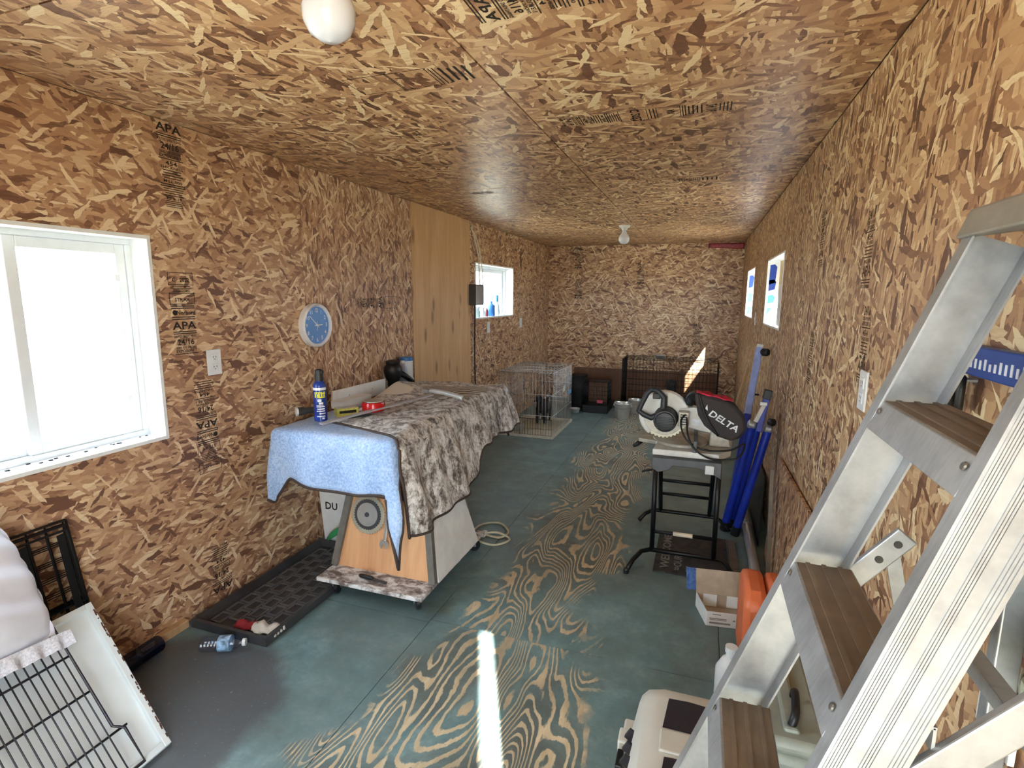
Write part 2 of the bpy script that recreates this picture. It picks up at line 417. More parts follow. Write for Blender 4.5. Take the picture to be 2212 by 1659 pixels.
def pan(axis, a0, a1, u0, u1, v0, v1, mat, parent, name='osb_panel', holes=()):
    g = .003 if axis == 'z' and a0 > 1 else G
    return mesh(name, slab(axis, a0, a1, u0+g, u1-g, v0+g, v1-g, holes), mat, parent)
pan('x', -.012, 0, Y0, .04, 0, RH, 'osb_wall', wl)
LP1 = pan('x', -.012, 0, .04, 2.478, 0, RH, 'osb_wall', wl, holes=(W1,))
LP2 = pan('x', -.012, 0, 2.478, 3.656, 0, RH, 'osb_wall_upright', wl)
pan('x', -.012, .006, 3.656, 4.735, 0, RH, 'plywood_golden', wl, 'plywood_panel')
pan('x', -.012, 0, 4.735, 6.15, 1.10, RH, 'osb_wall', wl, holes=(W2,))
pan('x', -.012, 0, 6.15, RD, 1.10, RH, 'osb_wall', wl)
pan('x', -.012, 0, 4.735, 6.60, 0, 1.10, 'osb_wall', wl)
pan('x', -.012, 0, 6.60, RD, 0, 1.10, 'osb_wall_upright', wl)
ys = [Y0, .78, 2.0, 3.16, 4.10, 5.32, 6.30, RD]
RPS = []
for i in range(len(ys)-1):
    RPS.append(pan('x', RW, RW+.012, ys[i], ys[i+1], 0, RH, 'osb_wall_right', wr, holes=(W3, W4)))
for x0, x1, z0, z1 in ((0, 1.22, 0, 1.22), (1.22, RW, 0, 1.22), (0, 2.02, 1.22, RH), (2.02, RW, 1.22, RH)):
    pan('y', RD, RD+.012, x0, x1, z0, z1, 'osb_back', wb)
pan('y', RD-.013, RD, .40, 2.30, 0, .455, 'plywood_brown', wb, 'plywood_kickboard')
for x0, x1, z0, z1 in ((0, 1.50, 0, RH), (2.45, RW, 0, RH), (1.50, 2.45, 1.96, RH)):
    pan('y', Y0-.012, Y0, x0, x1, z0, z1, 'osb_back', wf)
CPS = []
for x0, x1 in ((0, 1.40), (1.40, RW)):
    for y0, y1 in ((Y0, .97), (.97, 3.40), (3.40, 5.84), (5.84, RD)):
        CPS.append(pan('z', RH, RH+.012, x0, x1, y0, y1, 'osb_ceiling', ce))
for x0, x1, off in ((0, 1.003, 0), (1.003, 2.222, .02), (2.222, RW, -.9)):
    yy = [Y0, 1.97+off, 4.41+off, 6.85+off, RD]
    for i in range(len(yy)-1):
        pan('z', -.018, 0, x0, x1, yy[i], yy[i+1], 'painted_plywood_floor', fl, 'plywood_sheet')
# lumber strip along the foot of the left wall
mesh('baseboard_left', MB().box(0, .035, 1.37, 1.585, 0, .035), 'raw_lumber', kind='structure', bevel=.003)

# ---- printed mill stamps on the sheets
def stamp(parent, org, u, v, w, rows, name='printed_stamp', ink='ink'):
    """rows: list of (kind, text, height) laid downwards along -v from org (top centre)"""
    mb = MB(); org, u, v = Vector(org), Vector(u), Vector(v); y = 0
    def rect(cx, cy, a, b): mb.add([org+u*(cx-a/2)-v*(cy-b/2), org+u*(cx+a/2)-v*(cy-b/2), org+u*(cx+a/2)-v*(cy+b/2), org+u*(cx-a/2)-v*(cy+b/2)], [(0,1,2,3)])
    for kind, tx, h in rows:
        if kind == 't': text_geo(mb, tx, org-v*(y+h*.55), u, v, h*1.05, stretch=min(1.5, w/(len(tx)*h*.62)))
        elif kind == 'l': rect(0, y+h*.5, w*1.05, .0035)
        elif kind == '2': rect(0, y+h*.3, w*1.05, .004); rect(0, y+h*.75, w*1.05, .004)
        elif kind == 'f':
            rect(0, y+.003, w*1.1, .0025); rect(0, y+h-.003, w*1.1, .0025); rect(-w*.55, y+h/2, .0025, h); rect(w*.55, y+h/2, .0025, h)
            text_geo(mb, tx, org-v*(y+h*.6), u, v, h*.42)
        elif kind == 'b':
            for k in range(4): rect(0, y+h*(k+.5)/4, w*(.7+.3*rnd.random()), h*.09)
        elif kind == 'c':
            c = org-u*(w*.38)-v*(y+h*.5); k = len(mb.v); n = 12
            mb.add([c+u*(h*.42*math.cos(2*math.pi*i/n))+v*(h*.42*math.sin(2*math.pi*i/n)) for i in range(n)], [tuple(range(n))])
            text_geo(mb, tx, org+u*(w*.12)-v*(y+h*.55), u, v, h*.95)
        y += h
    return mesh(name, mb, ink, parent, fixn=False)
APA = [('2', '', .02), ('t', 'APA', .042), ('2', '', .018), ('t', 'RATED SHEATHING', .014), ('t', '24/16', .034), ('t', 'SIZED FOR SPACING', .013), ('t', 'EXPOSURE 1', .016), ('l', '', .008), ('t', '454', .022), ('t', 'THICKNESS', .013), ('b', '', .04), ('t', 'MILL 000', .014), ('2', '', .018), ('b', '', .035), ('t', 'PS 2-18', .014), ('b', '', .03)]
NB = [('c', 'Norbord', .026)]
FR = [('f', 'C   2022', .055), ('b', '', .03), ('f', 'STR AX', .05), ('2', '', .02)]
uL, vL, e = (0, 1, 0), (0, 0, 1), .0008
stamp(LP1, (e, 1.728, 2.118), uL, vL, .105, [('t', 'APA', .042)]+APA[2:])
stamp(LP1, (e, 1.722, 1.53), uL, vL, .105, FR+NB+APA[:8])
stamp(LP1, (e, 1.79, .64), (0, -1, 0), (0, 0, -1), .105, FR+NB+APA[:11])
stamp(LP1, (e, 1.80, .045), (0, -1, 0), (0, 0, -1), .105, APA[1:12])
stamp(LP2, (e, 2.95, 1.39), (0, 0, 1), (0, -1, 0), .075, [('b', '', .04), ('2', '', .02), ('t', '24/16', .04), ('b', '', .05), ('t', '454', .03), ('b', '', .06), ('t', 'APA', .06), ('2', '', .03), ('f', 'C', .09), ('f', '7', .07)])
mbx = MB()
stamp(CPS[5], (1.50, 1.33, RH-e), (0, 1, 0), (-1, 0, 0), .12, APA[:13]+NB+APA[:7])
stamp(CPS[5], (1.50, 2.235, RH-e), (0, 1, 0), (-1, 0, 0), .11, APA[3:14]+[('f', 'C 2022', .11), ('2', '', .03), ('f', 'AX', .09), ('2', '', .02), ('b', '', .06), ('t', '24/16', .05), ('b', '', .05)])
stamp(CPS[1], (.93, 1.66, RH-e), (0, 1, 0), (-1, 0, 0), .12, [('f', '', .16), ('f', '', .14), ('2', '', .03), ('b', '', .1)])
stamp(CPS[6], (1.86, 3.50, RH-e), (0, 1, 0), (-1, 0, 0), .09, APA[4:12]+[('b', '', .1)])
stamp(CPS[2], (.55, 3.52, RH-e), (0, 1, 0), (-1, 0, 0), .09, APA[4:12])
for x, z in ((.42, 2.09), (.43, 1.68), (1.27, 1.88), (2.02, 1.10)):
    stamp(wb, (x, RD-e, z), (1, 0, 0), (0, 0, 1), .11, APA[4:12]+[('b', '', .08), ('t', 'APA', .04)])
for i, y, z in ((2, 2.62, 1.80), (2, 2.64, 1.30), (1, 1.90, 1.70), (1, 1.84, 1.42)):
    stamp(RPS[i], (RW-e, y, z), (0, -1, 0), (0, 0, 1), .085, APA[4:12]+APA[1:4], ink='ink_faint')
for y, z in ((6.25, 2.0), (6.9, 1.95)):
    stamp(wl, (e, y, z), uL, vL, .1, APA[4:12]+[('b', '', .06)])

# ---- windows
def window_left(n, w, slider, depth=.10):
    y0, y1, z0, z1 = w; xo = -depth
    fr = MB(); f = .035
    fr.box(xo-.03, xo+.012, y0, y1, z1-f, z1); fr.box(xo-.03, xo+.012, y0, y1, z0, z0+f); fr.box(xo-.03, xo+.012, y0, y0+f, z0+f, z1-f); fr.box(xo-.03, xo+.012, y1-f, y1, z0+f, z1-f)
    win = mesh('window_%d' % n, fr, 'white_vinyl', kind='structure', bevel=.003)
    t = .014
    for b in ((y0, y1, z1-t, z1), (y0, y1, z0, z0+t), (y0, y0+t, z0+t, z1-t), (y1-t, y1, z0+t, z1-t)):
        mesh('jamb_board', MB().box(xo+.012, .006, *b), 'white_trim_paint', win)
    halves = ((y0+f, (y0+y1)/2+.045), ((y0+y1)/2+.0, y1-f)) if slider else ((y0+f, y1-f),)
    s = .038
    if slider: halves = ((y0+f, 1.20), (1.163, y1-f))
    for k, (a, b) in enumerate(halves):
        xs = xo-.022+.018*k; m = MB(); za, zb = z0+f, z1-f
        m.box(xs-.009, xs+.009, a, a+s, za, zb); m.box(xs-.009, xs+.009, b-s, b, za, zb); m.box(xs-.009, xs+.009, a+s, b-s, za, za+s); m.box(xs-.009, xs+.009, a+s, b-s, zb-s, zb)
        sa = mesh('sash', m, 'white_vinyl', win, bevel=.003)
        mesh('pane', MB().box(xs-.002, xs+.002, a+s, b-s, za+s, zb-s), 'window_glass', sa)
        if slider and k:
            for zz in (1.50, 1.02): mesh('sash_clip', MB().box(xs+.009, xs+.014, b-s-.012, b-s+.006, zz-.012, zz+.012), 'white_plastic', sa, bevel=.002)
    return win
w1 = window_left(1, W1, True); w2 = window_left(2, W2, False)
# dead flies and grit on the big sill
gm = MB()
for k in range(26):
    y = rnd.uniform(.9, 1.56); x = rnd.uniform(-.08, -.05); r = rnd.uniform(.0015, .004); gm.box(x-r, x+r, y-r*1.4, y+r*1.4, W1[2]+.014, W1[2]+.014+r)
mesh('sill_grit', gm, 'black_plastic', w1, kind='stuff')

plain('blue_tape', (26, 66, 168), .5); plain('light_blue_tape', (70, 170, 226), .5); plain('foam_tan', (226, 200, 150), .7)
plain('paper_white', (240, 240, 238), .7, var=.03); plain('frame_lumber', (214, 190, 150), .7)
def window_right(n, w, blue, sheet):
    y0, y1, z0, z1 = w; x0 = RW; t = .012
    fr = MB()
    for b in ((y0, y1, z1-t, z1), (y0, y1, z0, z0+t), (y0, y0+t, z0+t, z1-t), (y1-t, y1, z0+t, z1-t)): fr.box(x0-.004, x0+T, *b)
    win = mesh('window_%d' % n, fr, 'white_trim_paint', kind='structure')
    s = .035; xs = x0+.105; m = MB(); a, b, za, zb = y0+t, y1-t, z0+t, z1-t
    m.box(xs, xs+.02, a, a+s, za, zb); m.box(xs, xs+.02, b-s, b, za, zb); m.box(xs, xs+.02, a+s, b-s, za, za+s); m.box(xs, xs+.02, a+s, b-s, zb-s, zb)
    sa = mesh('sash', m, 'frame_lumber', win)
    mesh('pane', MB().box(xs+.008, xs+.012, a+s, b-s, za+s, zb-s), 'window_glass', sa)
    # strips of builder's tape on the far jamb, torn edges
    for k, (h0, h1, mt) in enumerate(blue):
        q = MB(); yj = y1-t-.002; hh = z0+(z1-z0)*h0; h2 = z0+(z1-z0)*h1
        q.prism([(x0+.012, yj, hh), (x0+.055, yj, hh+.012), (x0+.062, yj, h2-.02), (x0+.045, yj, h2), (x0+.014, yj, h2-.006)], (0, -.0015, 0))
        mesh('tape_strip', q, mt, win)
    if sheet:
        mesh('foam_board', MB().box(x0+.080, x0+.098, y0+t+.45, y1-t-.02, z0+(z1-z0)*.45, z1-t-.002), 'foam_tan', win)
        mesh('paper_sheet', MB().box(x0+.02, x0+.022, y0+t+.03, y0+.34, z0+t+.006, z0+(z1-z0)*.60), 'paper_white', win)
    return win
window_right(3, W3, ((.62, .93, 'blue_tape'), (.52, .70, 'blue_tape'), (.32, .46, 'light_blue_tape'), (.06, .26, 'light_blue_tape')), True)
window_right(4, W4, ((.62, .9, 'blue_tape'), (.30, .52, 'blue_tape'), (.05, .22, 'blue_tape')), False)

# ---- doorway behind the camera, outside world
dj = MB()
for b in ((1.50, 1.53, 0, 1.96), (2.42, 2.45, 0, 1.96), (1.53, 2.42, 1.93, 1.96)): dj.box(b[0], b[1], Y0-T-.01, Y0+.006, b[2], b[3])
mesh('door_1', dj, 'white_trim_paint', kind='structure')
ca = MB().prism([(-.6, Y0-T-.01, 2.15), (2.378, Y0-T-.01, 2.15), (2.378+.43*3.1, Y0-3.3, 2.15), (-.6, Y0-3.3, 2.15)], (0, 0, .06))  # added unseen canopy; slanted edge trims the sun to a narrow floor strip
can = mesh('sun_blocker_canopy', ca, 'sun_blocker_paint', kind='structure')
for x, y in ((-.5, Y0-3.2), (3.5, Y0-3.2)):
    mesh('blocker_post', MB().box(x-.05, x+.05, y-.05, y+.05, -.12, 2.15), 'raw_lumber', can)
t = NT('ground_gravel'); co = t.coord(); t.base(t.ramp(t.noise(co, 1.2, 6, .7), [(.3, rgb(150, 146, 128)), (.7, rgb(200, 192, 170))])); t.rough(.9); MATS['ground_gravel'] = t.m
gr = MB().box(-45, 45, -45, 45, -.5, -.12)
mesh('ground', gr, 'ground_gravel', kind='structure')
plain('bark', (190, 186, 176), .8, scale=6); plain('foliage', (150, 165, 120), .8, scale=4)
def tree(x, y, h, label):
    tr = thing('birch_tree', label, 'tree', (x, y, -.12), 'bare trees outside the large window')
    p0 = Vector((x, y, -.12)); trunk = smoothpts([p0, p0+Vector((.1, .05, h*.4)), p0+Vector((0, .12, h))], 6)
    mesh('trunk', MB().tube(trunk, [.11*(1-.8*i/12) for i in range(13)], 8), 'bark', tr, smooth='all')
    for k in range(12):
        a = trunk[3+k % 9]; ang = rnd.uniform(0, 6.28); L = rnd.uniform(.5, 1.1)
        d = Vector((math.cos(ang)*L, math.sin(ang)*L, L*.8))
        mesh('branch', MB().tube([a, a+d*.5+Vector((0, 0, .08)), a+d], [.03, .02, .006], 6), 'bark', tr, smooth='all')
    lv = MB(); 
    for k in range(260):
        a = trunk[4+k % 9]; ang = rnd.uniform(0, 6.28); rr = rnd.uniform(.2, 1.2); c = a+Vector((math.cos(ang)*rr, math.sin(ang)*rr, rnd.uniform(-.2, 1.0)))
        u = Vector((rnd.uniform(-1, 1), rnd.uniform(-1, 1), rnd.uniform(-1, 1))).normalized()*.07; w = u.orthogonal().normalized()*.05
        lv.add([c-u, c+w, c+u, c-w], [(0,1,2,3)])
    mesh('leaves', lv, 'foliage', tr, kind='stuff', fixn=False)
tree(-7.0, 4.3, 5.5, 'pale birch with forked branches seen through the large window pane')
tree(-9.0, 6.6, 6.0, 'faint birch farther back behind the forked birch outside')
# ------------------------------------------------------------------ things on the left wall and ceiling
def ceiling_bulb(x, y, label):
    t = thing('ceiling_light', label, 'light', (x, y, RH), 'bare bulbs on the ceiling')
    mesh('lampholder', MB().lathe([(.056, 0), (.056, -.008), (.046, -.02), (.03, -.026), (.026, -.045), (0, -.045)], (x, y, RH), n=28), 'white_plastic', t, smooth=True)
    b = mesh('bulb', MB().lathe([(0.02, -.040), (.022, -.06), (.030, -.078), (.045, -.098), (.052, -.122), (.050, -.145), (.040, -.164), (.022, -.176), (0, -.180)], (x, y, RH), n=32), 'bulb_glass', t, smooth='all')
    return t
t = NT('bulb_glass'); t.base((.72, .76, .88, 1)); t.rough(.18); t.p.inputs['Subsurface Weight'].default_value = .3; t.p.inputs['Subsurface Radius'].default_value = (.05, .05, .05); MATS['bulb_glass'] = t.m
ceiling_bulb(1.335, 1.0, 'large white bulb close overhead at the top edge of the picture')
ceiling_bulb(1.31, 5.50, 'small white bulb hanging in front of the far wall')

# clock
ck = thing('wall_clock', 'round white rimmed wall clock with pale blue face and white numerals', 'clock', (0, 2.53, 1.270))
cy, cz, cr = 2.53, 1.270, .122
plain('clock_blue', (98, 152, 226), .4, var=.05); plain('clock_white', (236, 238, 244), .35, var=.03)
mesh('rim', MB().lathe([(cr-.004, 0), (cr, .004), (cr, .034), (cr-.008, .042), (cr-.016, .036), (cr-.018, .024)], (0, cy, cz), (1, 0, 0), 48), 'clock_white', ck, smooth=True)
face = mesh('face', MB().lathe([(cr-.016, .020), (cr-.016, .026)], (0, cy, cz), (1, 0, 0), 48), 'clock_blue', ck)
nm = MB()
for h in range(1, 13):
    nm = MB(); a = math.pi/2-h*math.pi/6; text_geo(nm, str(h), (.0268, cy+.083*math.cos(a), cz+.083*math.sin(a)), (0, 1, 0), (0, 0, 1), .030)
    mesh('numeral', nm, 'clock_white', face, fixn=False)
def hand(L, w, ang, lift, back=.02):
    d = Vector((0, math.cos(ang), math.sin(ang))); return MB().bar(Vector((lift, cy, cz))-d*back, Vector((lift, cy, cz))+d*L, w, .0012, (1, 0, 0))
mesh('hour_hand', hand(.048, .0055, R(2), .0285), 'clock_white', ck); mesh('minute_hand', hand(.078, .004, R(138), .0300), 'clock_white', ck)
mesh('second_hand', hand(.03, .002, R(268), .0312), 'clock_white', ck); mesh('centre_cap', MB().lathe([(.005, .026), (.005, .033), (0, .034)], (0, cy, cz), (1, 0, 0), 12), 'clock_white', ck)

plain('outlet_slot', (60, 58, 56), .6)
def outlet(side, y, z, label, dy=.037, dz=.0575):
    x = 0 if side < 0 else RW; s = -side
    t = thing('wall_outlet', label, 'outlet', (x, y, z))
    a, b = sorted((x, x+s*.006)); mesh('cover_plate', MB().box(a, b, y-dy, y+dy, z-dz, z+dz), 'white_plastic', t, bevel=.002)
    for k in (-1, 1):
        a, b = sorted((x+s*.006, x+s*.0085)); r = mesh('receptacle', MB().box(a, b, y-.017, y+.017, z+k*.022-.016, z+k*.022+.016), 'white_plastic', t, bevel=.001)
        q = MB(); a, b = sorted((x+s*.0085, x+s*.0089))
        for j in (-1, 1): q.box(a, b, y+j*.007-.0012, y+j*.007+.0012, z+k*.022-.002, z+k*.022+.007)
        q.box(a, b, y-.002, y+.002, z+k*.022-.010, z+k*.022-.006)
        mesh('slots', q, 'outlet_slot', r)
    return t
outlet(-1, 1.852, 1.136, 'white duplex outlet on the left wall beside the large window')
outlet(1, 1.79, 1.175, 'white duplex outlet on the right wall beside the ladder')
def switch(x, y, z, label, g):
    t = thing('light_switch', label, 'switch', (x, y, z), g); s = 1 if x < 1 else -1
    a, b = sorted((x, x+s*.006)); mesh('cover_plate', MB().box(a, b, y-.037, y+.037, z-.0575, z+.0575), 'white_plastic', t, bevel=.002)
    a, b = sorted((x+s*.006, x+s*.012)); mesh('toggle', MB().box(a, b, y-.006, y+.006, z-.012, z+.012), 'white_plastic', t, bevel=.002)
switch(0, 5.20, 1.12, 'white plate below the left part of the small window', None)
switch(0, 6.25, 1.12, 'white plate below the right end of the small window, nearer the corner', None)
switch(RW, 5.365, 1.25, 'white switch plate on the right wall between the two small windows', None)

# breaker box and its cables on the plywood panel
bx = thing('electrical_box', 'dark grey electrical box fixed beside the small window', 'box', (.006, 4.80, 1.35))
mesh('enclosure', MB().box(.006, .075, 4.70, 4.90, 1.352, 1.545), 'grey_box_paint', bx, bevel=.004)
mesh('cover', MB().box(.075, .081, 4.71, 4.89, 1.362, 1.535), 'dull_steel', bx, bevel=.002)
mesh('drop_cable', MB().tube(smoothpts([(.035, 4.77, 1.355), (.03, 4.785, 1.2), (.02, 4.80, .95), (.03, 4.78, .7), (.02, 4.82, .45), (.02, 4.80, .2)], 6), .007, 8), 'black_cable', bx, smooth='all')
cb = thing('cable', 'two cream cables drooping from the ceiling past the small window', 'cable', (.012, 4.80, 1.55))
for k, dy in enumerate((0, .05)):
    mesh('strand', MB().tube(smoothpts([(.012, 4.74, 2.08-.02*k), (.02, 4.80+dy, 1.98), (.03, 4.87+dy, 1.82), (.03, 4.90+dy*1.6, 1.62), (.035, 4.91+dy*1.2, 1.50), (.03, 4.88+dy, 1.47+.02*k)], 6), .006, 8), 'white_cable', cb, smooth='all')

# things on the sill of the small window
plain('bottle_blue', (60, 120, 190), .35); plain('bottle_green', (190, 214, 214), .4); plain('maroon', (120, 40, 40), .5)
sz = W2[2]+.014
def jar(name, x, y, r, h, mat, label, cat, neck=.5, cap=None, capm='white_plastic'):
    t = thing(name, label, cat, (x, y, sz), 'bottles and jars on the small window sill')
    mesh('body', MB().lathe([(r*.95, 0), (r, .004), (r, h*.72), (r*neck, h*.86), (r*neck, h)], (x, y, sz), n=20), mat, t, smooth=True)
    mesh('cap', MB().lathe([(r*neck*1.15, h), (r*neck*1.15, h+(cap or .02)), (0, h+(cap or .02))], (x, y, sz), n=16), capm, t, smooth=True)
jar('jar', -.045, 5.02, .030, .085, 'bottle_green', 'pale jar at the near end of the small window sill', 'jar', .8)
jar('jar', -.05, 5.16, .026, .075, 'white_plastic', 'short white jar between pale jar and maroon tube on sill', 'jar', .8)
jar('tube_bottle', -.04, 5.26, .014, .085, 'maroon', 'thin maroon tube standing on the small window sill', 'bottle', .6)
jar('spray_bottle', -.045, 5.40, .040, .155, 'bottle_blue', 'blue spray bottle in the middle of the small window sill', 'bottle', .35, .05, 'white_plastic')
jar('squeeze_bottle', -.04, 5.56, .028, .15, 'white_plastic', 'white squeeze bottle with blue cap on the small window sill', 'bottle', .55, .07, 'bottle_blue')
mesh('rag', MB().grid(lambda u, v: (-.075+.06*v, 5.66+.18*u, sz+.004+.018*math.sin(u*3.1)*math.sin(v*3.1)*(1+.5*math.sin(u*17+v*9))), 14, 8), 'paper_white', label='small crumpled white rag at the far end of the sill', cat='rag', solid=.003, smooth='all')

# ------------------------------------------------------------------ rolling saw cart under the blankets
t = NT('worn_board'); co = t.coord(); t.base(t.ramp(t.noise(t.mapping(co, scale=(1, 1.6, 1)), 16, 5, .7, .5), [(.40, rgb(112, 98, 92)), (.50, rgb(176, 168, 166)), (.58, rgb(226, 224, 224))])); t.rough(.6); MATS['worn_board'] = t.m
plain('cart_white', (238, 240, 242), .5, var=.08, scale=9); plain('cart_grey', (108, 104, 98), .6, var=.2)
ct = thing('saw_cart', 'rolling cart with orange plywood front and white slanted side under blankets', 'cart', (.68, 2.35, 0))
mesh('base_board', MB().box(.402, .968, 1.968, 2.72, .086, .106), 'worn_board', ct, bevel=.003)
def caster(x, y, a):
    q = MB(); d = Vector((math.cos(a), math.sin(a), 0)); n = Vector((-d.y, d.x, 0)); c = Vector((x, y, .034))+d*.018
    top = Vector((x, y, .083))
    f = MB().obox(top-Vector((0, 0, .004)), (.06, .05, .006), d, n)
    for s in (-1, 1): f.prism([top+n*(s*.017)+d*.02, top+n*(s*.017)-d*.02, c+n*(s*.017)-d*.006-Vector((0, 0, .004)), c+n*(s*.017)+d*.008-Vector((0, 0, .004))], n*(.003*s))
    k = mesh('caster', f, 'dull_steel', ct)
    mesh('wheel', MB().lathe([(.012, -.011), (.030, -.011), (.034, -.007), (.034, .007), (.030, .011), (.012, .011)], c, n, 24), 'black_plastic', k, smooth=True)
for x, y, a in ((.475, 2.02, 1.9), (.915, 2.035, 2.2), (.905, 2.665, .6), (.46, 2.66, 2.6)): caster(x, y, a)
fp = [Vector(q) for q in ((.412, 2.105, .106), (.958, 2.105, .106), (.902, 2.166, .46), (.475, 2.166, .46))]
mesh('front_panel', MB().prism(fp, (0, .012, 0)), 'plywood_orange', ct)
for a, b in ((fp[0], fp[3]), (fp[1], fp[1].lerp(fp[2], .80))):
    mesh('corner_post', MB().bar(a+Vector((0, -.004, 0)), b+Vector((0, -.004, 0)), .034, .030, (0, -1, .15)), 'cart_grey', ct, bevel=.002)
mesh('side_panel', MB().prism([(.977, 2.125, .100), (.977, 2.605, .100), (.890, 2.52, .50), (.863, 2.48, .62), (.863, 2.20, .62)], (-.014, 0, 0)), 'cart_white', ct, bevel=.002)
mesh('back_panel', MB().prism([(.40, 2.60, .106), (.96, 2.60, .106), (.89, 2.52, .62), (.50, 2.52, .62)], (0, -.012, 0)), 'cart_grey', ct)
mesh('cabinet', MB().box(.48, .86, 2.22, 2.50, .58, .765), 'cart_grey', ct)
mesh('tabletop', MB().box(.175, .80, 2.03, 3.50, .765, .796), 'cart_white', ct, bevel=.004)
for x, y in ((.24, 3.30), (.50, 2.92)): mesh('leg', MB().box(x-.02, x+.02, y-.02, y+.02, 0, .765), 'cart_grey', ct)

def drape(s, t, rect, zt, off, waves):
    x0, x1, y0, y1 = rect; cx, cy = min(max(s, x0), x1), min(max(t, y0), y1); ex, ey = s-cx, t-cy; d = math.hypot(ex, ey)
    if d < 1e-6: return Vector((s, t, zt))
    n = Vector((ex, ey, 0))/d; rad = .028+off
    if d < rad*math.pi/2: return Vector((cx, cy, zt))+n*(rad*math.sin(d/rad))+Vector((0, 0, -rad*(1-math.cos(d/rad))))
    h = d-rad*math.pi/2
    return Vector((cx, cy, zt-rad-h))+n*(rad+waves(s, t, h))
def lerpn(xs, u):
    for i in range(len(xs)-1):
        if u <= xs[i+1][0]:
            f = (u-xs[i][0])/(xs[i+1][0]-xs[i][0]); f = f*f*(3-2*f); return xs[i][1]*(1-f)+xs[i+1][1]*f
    return xs[-1][1]
RECT = (.175, .80, 2.03, 3.50)
bl_front = [(0, 1.70), (.10, 1.66), (.20, 1.78), (.45, 1.745), (.64, 1.77), (.80, 1.66), (1, 1.59)]
bl_right = [(0, 1.18), (.07, 1.10), (.16, .98), (.3, .90), (.8, .96), (1, 1.08)]
def blue_flat(u, v):
    yf = lerpn(bl_front, u); xr = lerpn(bl_right, v); xl = .035 if v > .1 else .03
    return xl+(xr-xl)*u, yf+(3.72-yf)*v
def bw(s, t, h): return (.05+(.16 if s > .8 and t < 2.03 else 0)*min(1, (s-.8)/.1 if s > .8 else 0))*h+.022*min(1, h/.2)*math.sin(s*19+.6)*(1 if t < 2.03 else 0)+.02*min(1, h/.2)*math.sin(t*15)*(1 if s > .8 else 0)
def blue_pt(u, v):
    s, t = blue_flat(u, v); p = drape(s, t, RECT, .803, .004, bw); return p+Vector((max(0, .03-p.x), 0, 0))+Vector((0, 0, .004*noise.noise(Vector((s*9, t*9, 3)))))
def fleece(name, c, bumpscale):
    t = NT(name); co = t.coord(); n = t.noise(co, bumpscale, 3, .7); big = t.noise(co, 7, 2, .5)
    t.base(t.ramp(t.math('ADD', t.math('MULTIPLY', n, .7), t.math('MULTIPLY', big, .3)), [(.32, rgb(*c[0])), (.5, rgb(*c[1])), (.66, rgb(*c[2]))])); t.rough(.95)
    t.p.inputs['Sheen Weight'].default_value = .25; t.bump(n, .9, .006); MATS[name] = t.m
fleece('blue_sherpa', ((126, 156, 206), (166, 194, 236), (204, 222, 248)), 95)
b1 = thing('blue_blanket', 'pale blue fuzzy blanket hanging off the front of the cart', 'blanket', (.48, 2.05, .80))
mesh('cloth', MB().grid(blue_pt, 90, 110), 'blue_sherpa', b1, smooth='all', solid=.007)
plain('binding_brown', (70, 56, 50), .8)
edge = [blue_pt(i/90, 0) for i in range(91)]+[blue_pt(1, i/60) for i in range(1, 61)]
mesh('binding', MB().tube([q+Vector((0, -.002, -.004)) for q in edge], .0075, 6), 'binding_brown', b1, smooth='all')

br_right = [(0, 1.27), (.12, 1.25), (.40, 1.22), (.52, 1.19), (.60, 1.06), (.75, 1.06), (.88, 1.08), (1, 1.06)]
def brown_flat(u, v):
    yf = 2.20-.13*min(1, u*2.2)-.115*min(1, max(0, (u-.45)/.2)); xr = lerpn(br_right, v); xl = .36-.20*min(1, v*1.5)
    return xl+(xr-xl)*u, yf+(3.46-yf)*v
def brw(s, t, h): return .012+(.06+.20*min(1, max(0, (t-2.0)/.08)))*h+.020*min(1, h/.15)*math.sin(t*13+1.2)+.012*min(1, h/.12)*math.sin(t*31)
def brown_pt(u, v):
    s, t = brown_flat(u, v); p = drape(s, t, RECT, .815, .014, brw)
    top = max(0, 1-max(0, .82-p.z)/.05) if p.z < .82 else 1
    k = noise.noise(Vector((s*5.5, t*5.5, 1)))*.5+.5
    lump = .075*math.exp(-((s-.22)**2/.02+(t-2.95)**2/.06))+.05*math.exp(-((s-.70)**2/.012+(t-3.02)**2/.03))+.035*math.exp(-((s-.45)**2/.02+(t-3.0)**2/.02))
    edge_ = min(1, v*9, u*9+.15)
    return p+Vector((0, 0, top*(.028*k*edge_+lump*edge_)))
t = NT('wildlife_fleece'); co = t.coord()
fur = t.noise(t.mapping(co, scale=(1.2, 1.2, .6)), 15, 7, .78, .4); fib = t.noise(co, 70, 3, .7)
base_ = t.ramp(t.math('ADD', t.math('MULTIPLY', fur, .78), t.math('MULTIPLY', fib, .22)), [(.39, rgb(66, 58, 54)), (.455, rgb(122, 114, 110)), (.505, rgb(190, 186, 184)), (.59, rgb(238, 237, 238))])
sp = t.n.new('ShaderNodeSeparateXYZ'); t.t.links.new(co, sp.inputs[0])
def blob_mask(cx, cy, rx, ry):
    a = t.math('POWER', t.math('ABSOLUTE', t.math('DIVIDE', t.math('SUBTRACT', sp.outputs[0], cx), rx)), 2.0); b = t.math('POWER', t.math('ABSOLUTE', t.math('DIVIDE', t.math('SUBTRACT', sp.outputs[1], cy), ry)), 2.0)
    q = t.math('ADD', t.math('ADD', a, b), t.math('MULTIPLY', t.math('SUBTRACT', fur, .5), 1.2))
    return t.ramp(q, [(.80, (1,1,1,1)), (1.0, (0,0,0,1))])
wv = t.new('ShaderNodeTexWave', wave_type='BANDS'); wv.inputs['Scale'].default_value = 11; wv.inputs['Distortion'].default_value = 3.5
t.t.links.new(t.mapping(co, rot=(0, 0, R(35))), wv.inputs['Vector'])
